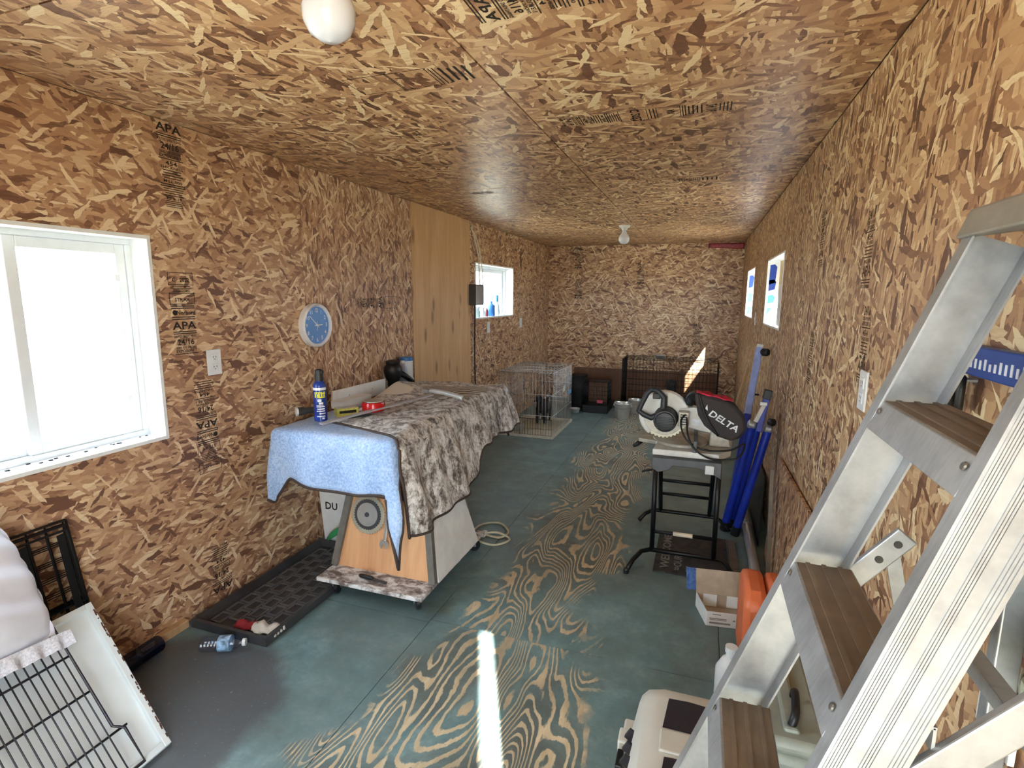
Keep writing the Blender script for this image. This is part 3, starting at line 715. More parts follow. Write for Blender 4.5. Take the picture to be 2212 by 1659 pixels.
feath = t.ramp(wv.outputs['Fac'], [(.30, rgb(74, 62, 54)), (.50, rgb(190, 176, 158))])
OX, OY = .55, 2.75
col = t.mix(blob_mask(.62-OX, 3.06-OY, .20, .26), base_, feath)
col = t.mix(blob_mask(.30-OX, 2.88-OY, .12, .12), col, rgb(228, 222, 212))
col = t.mix(blob_mask(.22-OX, 2.72-OY, .05, .06), col, rgb(200, 186, 160))
t.base(col); t.rough(.95); t.p.inputs['Sheen Weight'].default_value = .2; t.bump(t.math('ADD', fib, t.math('MULTIPLY', fur, .6)), .6, .006); MATS['wildlife_fleece'] = t.m
b2 = thing('brown_blanket', 'brown and white animal print fleece blanket heaped on the cart', 'blanket', (.55, 2.75, .82))
mesh('cloth', MB().grid(brown_pt, 100, 110), 'wildlife_fleece', b2, smooth='all', solid=.007)
edge = [brown_pt(i/100, 0) for i in range(0, 101)]+[brown_pt(1, i/90) for i in range(1, 91)]
mesh('binding', MB().tube([q+Vector((.001, 0, -.004)) for q in edge], .0075, 6), 'binding_brown', b2, smooth='all')

# ---- things lying on the blankets
zb = .826
cn = thing('spray_can', 'tall blue spray can with yellow lettering and black nozzle cap', 'can', (.326, 2.156, zb))
t = NT('can_label'); co = t.coord(); sp = t.n.new('ShaderNodeSeparateXYZ'); t.t.links.new(co, sp.inputs[0])
z_ = sp.outputs[2]
t.base(t.ramp(t.math('MULTIPLY', z_, 4.0), [(0, rgb(34, 62, 150)), (.12, rgb(26, 50, 134)), (.60, rgb(24, 40, 108)), (.62, rgb(232, 234, 238)), (.66, rgb(232, 234, 238)), (.67, rgb(40, 66, 150)), (.80, rgb(40, 66, 150)), (.82, rgb(226, 226, 222))], 'CONSTANT')); t.rough(.25); MATS['can_label'] = t.m
c0 = (.326, 2.156, zb)
cbod = mesh('can_body', MB().lathe([(.028, 0), (.031, .003), (.031, .175), (.029, .182), (.024, .192), (.017, .197), (.017, .204)], c0, n=28), 'can_label', cn, smooth=True)
mesh('nozzle_cap', MB().lathe([(.020, .200), (.021, .225), (.018, .238), (.018, .252), (.010, .256), (0, .256)], c0, n=20), 'black_plastic', cn, smooth=True)
mesh('nozzle', MB().box(.322, .350, 2.149, 2.163, zb+.236, zb+.250), 'black_plastic', cn, bevel=.002)
plain('label_yellow', (226, 226, 60), .5); plain('label_white', (226, 230, 238), .5)
def can_print(rows, mat, name):
    q = MB(); d0 = math.atan2(-2.156, 2.076-.326)
    for z0, z1, a0, a1 in rows:
        n = 5
        for i in range(n):
            aa, ab = d0+a0+(a1-a0)*i/n, d0+a0+(a1-a0)*(i+1)/n; r = .0313
            q.add([(c0[0]+r*math.cos(aa), c0[1]+r*math.sin(aa), zb+z0), (c0[0]+r*math.cos(ab), c0[1]+r*math.sin(ab), zb+z0), (c0[0]+r*math.cos(ab), c0[1]+r*math.sin(ab), zb+z1), (c0[0]+r*math.cos(aa), c0[1]+r*math.sin(aa), zb+z1)], [(0,1,2,3)])
    mesh(name, q, mat, cbod, fixn=False)
can_print([(.142, .147, -.9, .1), (.138, .142, -.9, .9), (.120, .138, -.85, -.6), (.120, .137, -.45, .0), (.118, .148, .15, .4), (.118, .148, .55, .8), (.118, .123, -.45, .8)], 'label_yellow', 'label_lettering')
can_print([(.098, .112, -.4, .2), (.086, .096, -.2, .45), (.080, .083, -.6, .5), (.072, .077, -.6, .7), (.060, .066, -.5, .7), (.050, .055, -.6, .7), (.038, .043, -.2, .8), (.024, .029, -.6, .7), (.012, .02, .2, .6)], 'label_white', 'label_print')
bt = thing('flashlight', 'dark grey torch lying behind the blue spray can', 'flashlight', (.17, 2.25, zb))
mesh('barrel', MB().lathe([(.016, 0), (.016, .07), (.021, .085), (.022, .115), (.018, .118)], (.205, 2.30, zb+.020), (-.55, -.83, 0), 18), 'grey_box_paint', bt, smooth=True)
mesh('lens_ring', MB().lathe([(.019, .112), (.0225, .113), (.0225, .122), (.019, .123)], (.205, 2.30, zb+.020), (-.55, -.83, 0), 18), 'white_plastic', bt, smooth=True)
yb = thing('carton', 'small yellow cardboard carton beside the spray can', 'box', (.372, 2.30, zb))
plain('carton_yellow', (206, 200, 96), .6, var=.2, scale=60)
ax, ay = Vector((.66, .75, 0)), Vector((-.75, .66, 0))
mesh('carton_body', MB().obox(Vector((.372, 2.30, zb+.021)), (.112, .058, .042), ax, ay), 'carton_yellow', yb, bevel=.002)
mesh('carton_print', MB().obox(Vector((.372, 2.30, zb+.024))-ay*.0293, (.085, .001, .014), ax, ay), 'ink', yb)
mesh('carton_lid_flap', MB().obox(Vector((.372, 2.30, zb+.0435)), (.108, .05, .001), ax, ay), 'label_white', yb)
rt_ = thing('tape_roll', 'shiny red roll with white paper tail on the blanket', 'tape', (.478, 2.385, zb+.012))
plain('red_wrap', (196, 24, 30), .2, var=.15)
rc = (.478, 2.385, zb+.014)
mesh('wrapper', MB().lathe([(.030, 0), (.052, .002), (.060, .012), (.060, .040), (.056, .05), (.036, .05), (.032, .045)], rc, n=28), 'red_wrap', rt_, smooth=True)
mesh('core', MB().lathe([(.034, .046), (.052, .052), (.050, .056), (.034, .054)], rc, n=28), 'steel', rt_, smooth=True)
mesh('paper_tail', MB().grid(lambda u, v: (.43-.035*u+.01*v, 2.335-.03*u+.022*v, zb+.012+.020*(1-u)+.004*math.sin(v*5)), 6, 3), 'paper_white', rt_, solid=.001)
plain('edge_grey', (176, 176, 186), .45, .2)
fb = thing('straightedge', 'long grey metal straightedge with pale handle lying across the blankets', 'straightedge', (.412, 2.07, zb))
e0, e1 = Vector((.405, 2.055, zb+.012)), Vector((.655, 2.70, zb+.058))
mesh('rail', MB().bar(e0, e1, .030, .008), 'edge_grey', fb, bevel=.001)
hd = mesh('handle', MB().tube(smoothpts([(.585, 2.76, zb+.066), (.66, 2.735, zb+.072), (.75, 2.72, zb+.066), (.845, 2.70, zb+.052)], 5), .014, 10), 'silver_wire', fb, smooth='all')
mesh('clamp_head', MB().obox((.60, 2.755, zb+.07), (.05, .06, .024), (.96, -.25, -.05), (.25, .96, 0)), 'dull_steel', fb, bevel=.004)
for k, (a, b, m, nm_, lb) in enumerate((((.43, 2.19, zb+.012), (.53, 2.285, zb+.02), 'black_plastic', 'marker', 'black marker lying between the carton and the straightedge'), ((.40, 2.16, zb+.010), (.455, 2.215, zb+.012), 'steel', 'drill_bit', 'short steel bit near the front end of the straightedge'))):
    a, b = Vector(a), Vector(b); d = (b-a).normalized()
    mesh(nm_, MB().tube([a, a+d*.01, b-d*.012, b], [.003, .006, .006, .0025], 10), m, label=lb, cat='marker' if k == 0 else 'bit', smooth=True)
# white boards standing against the wall side of the cart
wbd = thing('white_board', 'narrow white board leaning on its long edge behind the blanket', 'board', (.10, 2.80, .80))
mesh('board_face', MB().prism([(.115, 2.52, .81), (.115, 3.07, .795), (.115, 3.075, .893), (.115, 2.53, .897)], (-.012, 0, 0)), 'white_trim_paint', wbd, bevel=.002)
for yy in (2.68, 2.92): mesh('screw', MB().lathe([(.004, .0), (.003, .002), (0, .0025)], (.115, yy, .85), (1, 0, 0), 10), 'dull_steel', wbd)
wb2 = thing('white_box', 'low white box under the narrow white board', 'box', (.12, 2.62, .80))
mesh('box_body', MB().box(.122, .20, 2.50, 2.78, .803, .842), 'white_trim_paint', wb2, bevel=.002)
mesh('box_lid', MB().box(.120, .202, 2.498, 2.782, .836, .846), 'white_plastic', wb2, bevel=.002)
# coffee-maker-like dark appliance, bottle and jug at the far left corner
bk = thing('black_kettle', 'black jug shape with slanted handle standing behind the blanket', 'jug', (.06, 3.26, .80))
mesh('jug_body', MB().lathe([(.036, 0), (.038, .05), (.052, .075), (.064, .12), (.060, .15), (.046, .168), (.05, .178)], (.075, 3.235, .80), n=20), 'black_plastic', bk, smooth=True)
mesh('lid', MB().lathe([(.048, .176), (.05, .19), (.03, .198), (0, .2)], (.075, 3.235, .80), n=20), 'black_plastic', bk, smooth=True)
mesh('handle', MB().tube([(.10, 3.27, .91), (.125, 3.32, .875), (.145, 3.37, .835), (.150, 3.385, .825)], [.022, .020, .017, .012], 10), 'black_plastic', bk, smooth='all')
wbt = thing('water_bottle', 'clear bottle standing behind the black jug', 'bottle', (.085, 3.35, .80))
mesh('bottle_body', MB().lathe([(.030, 0), (.032, .01), (.031, .10), (.026, .13), (.013, .155), (.013, .17)], (.085, 3.352, .80), n=20), 'clear_plastic', wbt, smooth=True)
mesh('bottle_cap', MB().lathe([(.0145, .165), (.0145, .182), (0, .182)], (.085, 3.352, .80), n=16), 'white_plastic', wbt)
jr = thing('storage_jar', 'tall white jar with flat blue lid in the cart corner', 'jar', (.06, 3.43, .80))
mesh('jar_body', MB().lathe([(.046, 0), (.048, .01), (.048, .172)], (.06, 3.44, .80), n=24), 'white_plastic', jr, smooth=True)
mesh('jar_lid', MB().lathe([(.051, .172), (.051, .195), (.047, .198), (0, .198)], (.06, 3.44, .80), n=24), 'bottle_blue', jr, smooth=True)

# ---- hanging on the front panel of the cart
def on_front(x, z, lift=.012):
    f = (z-.106)/(.60-.106); return Vector((x, 2.105+.085*f-lift, z))
sb = thing('circular_cutter', 'toothed circular saw blade hung on the orange plywood front', 'saw blade', on_front(.59, .375))
nf = Vector((0, -.494, .085)).normalized()*-1; nf = Vector((0, -.985, .17)).normalized()
uf = Vector((1, 0, 0)); vf = nf.cross(uf)*-1
def blade(c, r, teeth, n, u, v, th):
    pts = []
    for i in range(teeth):
        a = 2*math.pi*i/teeth; b = 2*math.pi*(i+.30)/teeth; d = 2*math.pi*(i+.55)/teeth
        pts += [c+(u*math.cos(a)+v*math.sin(a))*r, c+(u*math.cos(b)+v*math.sin(b))*r*.985, c+(u*math.cos(d)+v*math.sin(d))*r*.93]
    return MB().prism(pts, n*th)
cbl = on_front(.585, .378, .006)
plain('blade_steel', (190, 184, 164), .35, .35); plain('blade_dark', (76, 76, 80), .4, .3)
mesh('toothed_disc', blade(cbl, .098, 40, nf, uf, vf, .003), 'blade_steel', sb)
mesh('inner_disc', blade(cbl+nf*.004, .076, 36, nf, uf, vf, .003), 'blade_dark', sb)
mesh('hub_plate', MB().lathe([(.058, 0), (.058, .002), (.012, .003), (.012, 0)], cbl+nf*.007, nf, 32), 'steel', sb, smooth=True)
mesh('arbor_nut', MB().lathe([(.012, 0), (.012, .008), (0, .008)], cbl+nf*.007, nf, 6), 'blade_dark', sb)
wn = thing('wrench', 'chrome open end wrench hanging beside the circular saw blade', 'wrench', on_front(.70, .24))
wt, wbm = on_front(.706, .56, .012), on_front(.690, .262, .012)
mesh('shank', MB().bar(wt, wbm, .015, .006, nf), 'steel', wn, bevel=.002)
jaw = []
cj = wbm-(wt-wbm).normalized()*.012
d_ = (wbm-wt).normalized(); s_ = d_.cross(nf).normalized()
for a in [R(x) for x in (215, 180, 150, 120, 90, 60, 30, 0, -35)]: jaw.append(cj+s_*(.023*math.cos(a))-d_*(.021*math.sin(a)))
jaw += [cj+d_*.020+s_*.010, cj+d_*.002+s_*.009, cj-d_*.006, cj+d_*.002-s_*.009, cj+d_*.020-s_*.010]
mesh('open_jaw', MB().prism(jaw, nf*.009), 'steel', wn)
ch = thing('chisel', 'dark chisel lying on the paint-splashed cart board', 'chisel', (.66, 2.03, .107))
mesh('handle', MB().tube([(.60, 2.035, .117), (.61, 2.034, .117), (.67, 2.030, .117), (.68, 2.029, .117)], [.006, .010, .010, .007], 10), 'black_plastic', ch, smooth='all')
mesh('blade', MB().bar((.68, 2.029, .115), (.755, 2.022, .112), .014, .005), 'blade_dark', ch)

# foam cooler with green strap behind cart, coiled cord on the other side
fc = thing('foam_container', 'white container with handwriting standing behind the cart against the wall', 'container', (.12, 2.50, 0))
mesh('shell', MB().prism([(.06, 2.46, .02), (.26, 2.46, .02), (.30, 2.46, .33), (.035, 2.46, .33)], (0, .26, 0)), 'white_trim_paint', fc, bevel=.006)
wr_ = MB(); text_geo(wr_, 'DU', (.12, 2.4585, .235), (1, 0, 0), (0, 0, 1), .06)
mesh('handwriting', wr_, 'ink', fc, fixn=False)
plain('green_cloth', (60, 160, 96), .7)
mesh('green_bag', MB().grid(lambda u, v: (.10+.24*u, 2.435-.012*math.sin(u*6), .03+.16*u*(1-v)+.09*v*math.sin(u*3.1)+.02*v), 12, 8), 'green_cloth', label='bright green bag scrap beside the white container', cat='bag', solid=.008, smooth='all')
cd_ = thing('extension_cord', 'loops of cream extension cord lying beside the cart', 'cord', (.95, 2.85, 0))
plain('cord_cream', (206, 200, 172), .6)
mesh('cord_loop', MB().tube(smoothpts([(.86, 2.72, .05), (.83, 2.98, .012), (.93, 3.06, .008), (1.03, 2.95, .008), (1.00, 2.86, .008), (.88, 2.87, .009), (.90, 2.77, .018), (1.01, 2.76, .008), (1.07, 2.86, .008), (.98, 2.90, .020), (.90, 2.88, .012)], 7), .0065, 8), 'cord_cream', cd_, smooth='all')
mesh('plug', MB().box(.885, .915, 2.84, 2.90, .001, .024), 'white_plastic', cd_, bevel=.004)

# ------------------------------------------------------------------ left floor
plain('rubber_black', (60, 60, 62), .40, var=.3, scale=7)
ty = thing('boot_tray', 'long black rubber boot tray with basketweave floor by the left wall', 'tray', (.25, 2.0, 0))
x0, x1, y0, y1 = .045, .455, 1.585, 2.44
tb = MB(); tb.box(x0+.02, x1-.02, y0+.02, y1-.02, .001, .008)
for a, b in (((x0, y0), (x1, y0)), ((x1, y0), (x1, y1)), ((x1, y1), (x0, y1)), ((x0, y1), (x0, y0))):
    cx_, cy_ = (x0+x1)/2, (y0+y1)/2
    def inn(p, k): return (p[0]+k*(1 if p[0] < cx_ else -1), p[1]+k*(1 if p[1] < cy_ else -1))
    A, B_ = a, b; Ai, Bi = inn(a, .014), inn(b, .014); Ad, Bd = inn(a, .030), inn(b, .030)
    tb.add([(*A, .001), (*B_, .001), (*B_, .038), (*A, .038), (*Ai, .040), (*Bi, .040), (*Ad, .006), (*Bd, .006)], [(0,1,2,3), (3,2,5,4), (4,5,7,6), (0,6,7,1)])
mesh('tray_shell', tb, 'rubber_black', ty)
rb = MB()
for i in range(5):
    for j in range(9):
        cx_ = x0+.075+.065*i; cyy = y0+.09+.083*j+(.04 if i % 2 else 0)
        if cyy > y1-.06: continue
        a, b = .026, .034
        for p, q in (((cx_-a, cyy-b), (cx_+a, cyy-b)), ((cx_+a, cyy-b), (cx_+a, cyy+b)), ((cx_-a, cyy+b), (cx_+a, cyy+b)), ((cx_-a, cyy-b), (cx_-a, cyy+b))):
            rb.bar((*p, .010), (*q, .010), .006, .008)
mesh('tread_ribs', rb, plain('rib_highlight', (104, 104, 106), .35), ty, kind='stuff')  # ribs lighter than the tray: sky highlight put into their colour
gv = thing('work_glove', 'crumpled red and white work glove in the boot tray', 'glove', (.35, 1.66, .01))
plain('glove_red', (150, 30, 40), .8); plain('glove_white', (220, 214, 206), .8)
mesh('cuff', MB().grid(lambda u, v: (.24+.09*u, 1.625+.055*v+.01*u, .014+.018*math.sin(v*3.14)+.006*math.sin(u*9)), 8, 6), 'glove_red', gv, solid=.006, smooth='all')
def gpt(u, v): return (.325+.12*u, 1.635+.075*v-.01*math.sin(u*5), .014+.022*math.sin(v*3.14)*(1-.5*u)+.008*math.sin(u*13+v*7))
mesh('palm', MB().grid(gpt, 12, 8), 'glove_white', gv, solid=.006, smooth='all')
for k in range(4): mesh('finger', MB().tube([(.43, 1.642+.017*k, .016), (.452, 1.636+.018*k, .022), (.440+.004*k, 1.628+.02*k, .034)], [.009, .009, .006], 8), 'glove_white', gv, smooth='all')
def lying_bottle(a, b, r, mat, label, capm, ring):
    a, b = Vector((*a, r)), Vector((*b, r)); d = (b-a); L = d.length; d.normalize()
    t = thing('plastic_bottle', label, 'bottle', (a.x, a.y, 0))
    prof = [(r*.55, 0), (r*.9, .004)]
    for k in range(7): prof += [(r, .012+k*.013), (r*.93, .018+k*.013)]
    prof += [(r, .11), (r*.98, L*.68), (r*.75, L*.80), (r*.42, L*.90), (r*.40, L*.93)]
    mesh('bottle_body', MB().lathe(prof, a, d, 24), mat, t, smooth=True)
    mesh('cap', MB().lathe([(r*.47, L*.93), (r*.47, L), (0, L)], a, d, 18), capm, t, smooth=True)
    if ring: mesh('label_band', MB().lathe([(r*1.012, L*.42), (r*1.012, L*.68)], a, d, 24), ring, t, smooth=True)
plain('label_blue_white', (150, 184, 236), .4, var=.5, scale=50)
lying_bottle((.225, 1.475), (.385, 1.552), .031, 'clear_plastic', 'clear water bottle lying in front of the boot tray', 'white_plastic', 'label_blue_white')
lying_bottle((.062, 1.43), (.070, 1.20), .034, 'navy_plastic', 'dark blue bottle lying along the left wall behind the white panel', 'black_plastic', None)

# ------------------------------------------------------------------ lower left corner: panel, oven rack, folded crate, pillow
plain('chipped_white', (228, 236, 238), .4, var=.06, scale=3); plain('chip_brown', (96, 66, 50), .8)
wp = thing('cupboard_door', 'white chipped door panel leaning on the left wall', 'panel', (.53, .7, 0))
Pb, Pt = Vector((.53, 1.09, 0)), Vector((.10, 1.165, .36)); ev = Vector((0.02, -1, 0)).normalized(); e1_ = (Pt-Pb); eL = e1_.length; e1_.normalize(); nn = e1_.cross(ev).normalized()
if nn.z < 0: nn = -nn
def pp(a, b, h=0): return Pb+e1_*a+ev*b+nn*h
LB = .80; th = .03
mesh('panel_sheet', MB().obox((pp(0, 0)+pp(eL, LB))/2-nn*.0, (eL, LB, .012), e1_, ev, nn), 'chipped_white', wp)
for a0, a1, b0, b1 in ((0, eL, 0, .022), (0, eL, LB-.022, LB), (0, .022, .022, LB-.022), (eL-.022, eL, .022, LB-.022)):
    mesh('panel_rim', MB().obox((pp(a0, b0)+pp(a1, b1))/2+nn*.006, (a1-a0, b1-b0, .030), e1_, ev, nn), 'chipped_white', wp, bevel=.003)
cm = MB()
for k in range(34):
    a = rnd.uniform(.02, eL-.02); L_ = rnd.uniform(.004, .02); cm.obox(pp(a, -.0003, .006+rnd.uniform(-.012, .012)), (L_, .0012, rnd.uniform(.003, .009)), e1_, ev, nn)
    a = rnd.uniform(.02, eL-.02); cm.obox(pp(a, .003+rnd.uniform(0, .004), .0212), (L_*.8, .004, .0008), e1_, ev, nn)
mesh('chips', cm, 'chip_brown', wp, kind='stuff')
rk = thing('oven_rack', 'dark wire oven rack resting on the white panel', 'rack', (.53, .6, .02))
Rb, Rt = Vector((.545, 1.0, .03)), Vector((.075, 1.045, .485)); e2_ = (Rt-Rb); rL = e2_.length; e2_.normalize(); rv = Vector((0, -1, 0)); rn = e2_.cross(rv).normalized()
if rn.z < 0: rn = -rn
def rp(a, b, h=0): return Rb+e2_*a+rv*b+rn*h
plain('rack_wire', (72, 70, 76), .4, .6)
mesh('frame', MB().tube([rp(0, 0), rp(rL*.18, 0), rp(rL*.20, .012), rp(rL*.22, .025), rp(rL, .025), rp(rL, .70), rp(0, .70)], .0045, 8, closed=True), 'rack_wire', rk, smooth='all')
for a in (.19, .42, .62, .93): mesh('cross_wire', MB().tube([rp(rL*a, -.012 if a == .19 else .02, -.006), rp(rL*a, .70, -.006)], .0038, 8), 'rack_wire', rk, smooth='all')
w0 = None
for k in range(29):
    b = .045+.0225*k
    if w0 is None:
        w0 = mesh('long_wire', MB().tube([rp(.002, b), rp(rL, b)], .0024, 6), 'rack_wire', rk, smooth='all'); bb = b
    else:
        o = w0.copy(); C.objects.link(o); o.parent = rk; o.location = rv*(b-bb)
fcr = thing('folded_crate', 'folded black wire dog crate standing against the left wall', 'crate', (.04, .8, 0))
for k, x in enumerate((.018, .034, .050)):
    q = MB(); ytop = 1.165-.01*k; zt_ = .66-.012*k
    def fq(y, z): return (x+.0, y+.075*(1-z/.66), z)
    for i in range(10):
        y = ytop-.055*i; q.tube([fq(y, .01), fq(y, zt_)], .0032, 6)
    for z in [.01+.058*i for i in range(12)]:
        if z < zt_: q.tube([fq(ytop, z), fq(ytop-.5, z)], .002, 5)
    q.tube([fq(ytop+.01, zt_), fq(ytop-.5, zt_)], .0042, 6); q.tube([fq(ytop+.012, .36), fq(ytop-.5, .36)], .0045, 6); q.tube([fq(ytop+.01, 0.01), fq(ytop+.01, zt_)], .0042, 6)
    mesh('wire_panel', q, 'black_wire', fcr)
for y in (1.13, 1.02, .90): mesh('fold_strap', MB().bar((.060, y+.06, .03), (.060, y, .63), .022, .004, (1, 0, 0)), 'black_metal', fcr)
plain('satin_white', (226, 226, 236), .4, var=.03); plain('lace_white', (220, 220, 230), .8, var=.2, scale=160)
pl = thing('pillow', 'white satin pillow with lace edge on top of the oven rack', 'pillow', (.16, .80, .46))
def pil(u, v):
    a = (u-.5)*2; b = (v-.5)*2
    th_ = .085*max(0, (1-abs(a)**2.6))**.5*max(0, (1-abs(b)**2.6))**.5
    return a, b, th_
pc = Vector((.175, .69, .60)); pu = Vector((-.02, 1, -.10)).normalized(); pv = Vector((-.55, .02, .83)).normalized(); pn = pu.cross(pv).normalized()
if pn.x < 0: pn = -pn
def pil_pt(sgn):
    def f(u, v):
        a, b, th_ = pil(u, v); w = .010*math.sin(a*7+b*3)*(1-a*a)+.008*math.sin(b*11+a*2)
        return pc+pu*(a*.29*(1-.05*b*b))+pv*(b*.20*(1-.06*a*a))+pn*(sgn*(th_+w*.9))
    return f
q = MB().grid(pil_pt(1), 36, 28); q2 = MB().grid(pil_pt(-1), 36, 28); q.add(q2.v, q2.f)
mesh('cushion', q, 'satin_white', pl, smooth='all')
mesh('lace_edge', MB().grid(lambda u, v: pc+pu*((u-.5)*.60)+pv*(-.195-.045*v)+pn*(.03+.014*math.sin(u*70)*v-.01*v), 140, 4), 'lace_white', pl, solid=.002)
mesh('folded_flap', MB().grid(lambda u, v: pc+pu*(-.28+.53*u)+pv*(.19+.05*math.sin(v*3.14)+.03*u)+pn*(-.03+.10*v+.012*math.sin(u*9)), 24, 10), 'satin_white', pl, solid=.012, smooth='all')
# ------------------------------------------------------------------ far end: crates, pails, dogs
def wire_wall(mb, o, u, v, lu, lv, su, sv, r1, r2):
    """wires along v every su, along u every sv, from origin o"""
    o, u, v = Vector(o), Vector(u), Vector(v); n = max(1, round(lu/su)); m = max(1, round(lv/sv))
    for i in range(n+1): mb.tube([o+u*(lu*i/n), o+u*(lu*i/n)+v*lv], r1, 5)
    for j in range(m+1): mb.tube([o+v*(lv*j/m), o+v*(lv*j/m)+u*lu], r2, 5)
def crate(name, label, x0, x1, y0, y1, h, mat, su, sv, r1, r2, pan, panm, z0=.012):
    t = thing(name, label, 'crate', ((x0+x1)/2, (y0+y1)/2, 0))
    X, Y, Z = (1,0,0), (0,1,0), (0,0,1)
    for nm_, o, u, v, a, b in (('front_panel', (x0,y0,z0), X, Z, x1-x0, h-z0), ('back_panel', (x0,y1,z0), X, Z, x1-x0, h-z0), ('side_panel', (x0,y0,z0), Y, Z, y1-y0, h-z0), ('side_panel', (x1,y0,z0), Y, Z, y1-y0, h-z0), ('top_panel', (x0,y0,h), X, Y, x1-x0, y1-y0)):
        q = MB(); wire_wall(q, o, u, v, a, b, su, sv, r1, r2); mesh(nm_, q, mat, t, smooth='all')
    if pan:
        q = MB().box(x0+.008, x1-.008, y0+.008, y1-.008, .004, .010)
        q.box(x0-.012, x1+.012, y0-.012, y0+.008, .001, pan); q.box(x0-.012, x1+.012, y1-.008, y1+.012, .001, pan); q.box(x0-.012, x0+.008, y0+.008, y1-.008, .001, pan); q.box(x1-.008, x1+.012, y0+.008, y1-.008, .001, pan)
        mesh('floor_pan', q, panm, t)
    return t
plain('pan_cream', (206, 200, 184), .5); plain('navy_enamel', (36, 40, 84), .4)
c1 = crate('wire_crate', 'tall silver wire dog crate with cream floor pan', .13, .70, 5.19, 6.04, .675, 'silver_wire', .036, .223, .0019, .0032, .030, 'pan_cream')
plain('tag_white', (230, 230, 226), .6); plain('tag_blue', (120, 176, 214), .6); plain('tag_pink', (206, 86, 110), .6)
mesh('door_latch', MB().tube([(.707, 5.42, .56), (.707, 5.62, .56), (.707, 5.62, .52), (.707, 5.42, .52)], .003, 6, closed=True), 'silver_wire', c1)
mesh('hang_tag', MB().box(.703, .706, 5.62, 5.70, .42, .48), 'tag_white', c1); mesh('maker_plate', MB().box(.703, .706, 5.86, 6.0, .35, .39), 'tag_blue', c1)
q = MB(); wire_wall(q, (.30, 5.183, .03), (1,0,0), (0,0,1), .395, .17, .028, .17, .0018, .003); mesh('door_panel', q, 'black_wire', c1)
def steel_bowl(x, y, z, r, h, label, mat='steel'):
    return mesh('dog_bowl', MB().lathe([(r*.72, 0), (r*.80, .003), (r*.98, h*.9), (r*1.06, h), (r*1.04, h*1.03), (r*.93, h*.93), (r*.70, .008), (0, .007)], (x, y, z), n=28), mat, label=label, cat='bowl', smooth='all')
steel_bowl(.25, 5.42, .013, .075, .06, 'shiny bowl on the floor of the silver wire crate')
# bedding in the silver crate
plain('bedding', (176, 164, 140), .9, scale=30, bump=.4)
mesh('dog_bedding', MB().grid(lambda u, v: (.20+.44*u, 5.50+.46*v, .016+.025*max(0, math.sin(u*3.14)*math.sin(v*3.14))**.6*(.6+.4*noise.noise(Vector((u*6, v*6, 2))))), 26, 26), 'bedding', label='crumpled tan bedding inside the silver wire crate', cat='bedding', smooth='all', solid=.004)

def skinned(name, joints, edges, mat, parent, origin, sub=2):
    origin = Vector(origin)
    me = bpy.data.meshes.new(name); me.from_pydata([tuple(Vector(j[:3])-origin) for j in joints], edges, [])
    o = bpy.data.objects.new(name, me); C.objects.link(o); o.parent = parent
    m = o.modifiers.new('skin', 'SKIN'); m.use_smooth_shade = True
    for i, j in enumerate(joints):
        s = me.skin_vertices[0].data[i]; s.radius = (j[3], j[4] if len(j) > 4 else j[3]); s.use_root = (i == 0)
    o.modifiers.new('sub', 'SUBSURF').levels = sub; o.modifiers['sub'].render_levels = sub
    me.materials.append(MATS[mat]); return o
t = NT('dog_fur'); co = t.coord(); n = t.noise(t.mapping(co, scale=(1, 1, .35)), 60, 4, .6); t.base(t.ramp(n, [(.3, rgb(12, 11, 11)), (.7, rgb(40, 35, 33))])); t.rough(.7); t.bump(n, .6, .004); MATS['dog_fur'] = t.m
t = NT('dog_eye'); t.base((.01, .008, .006, 1)); t.rough(.05); MATS['dog_eye'] = t.m
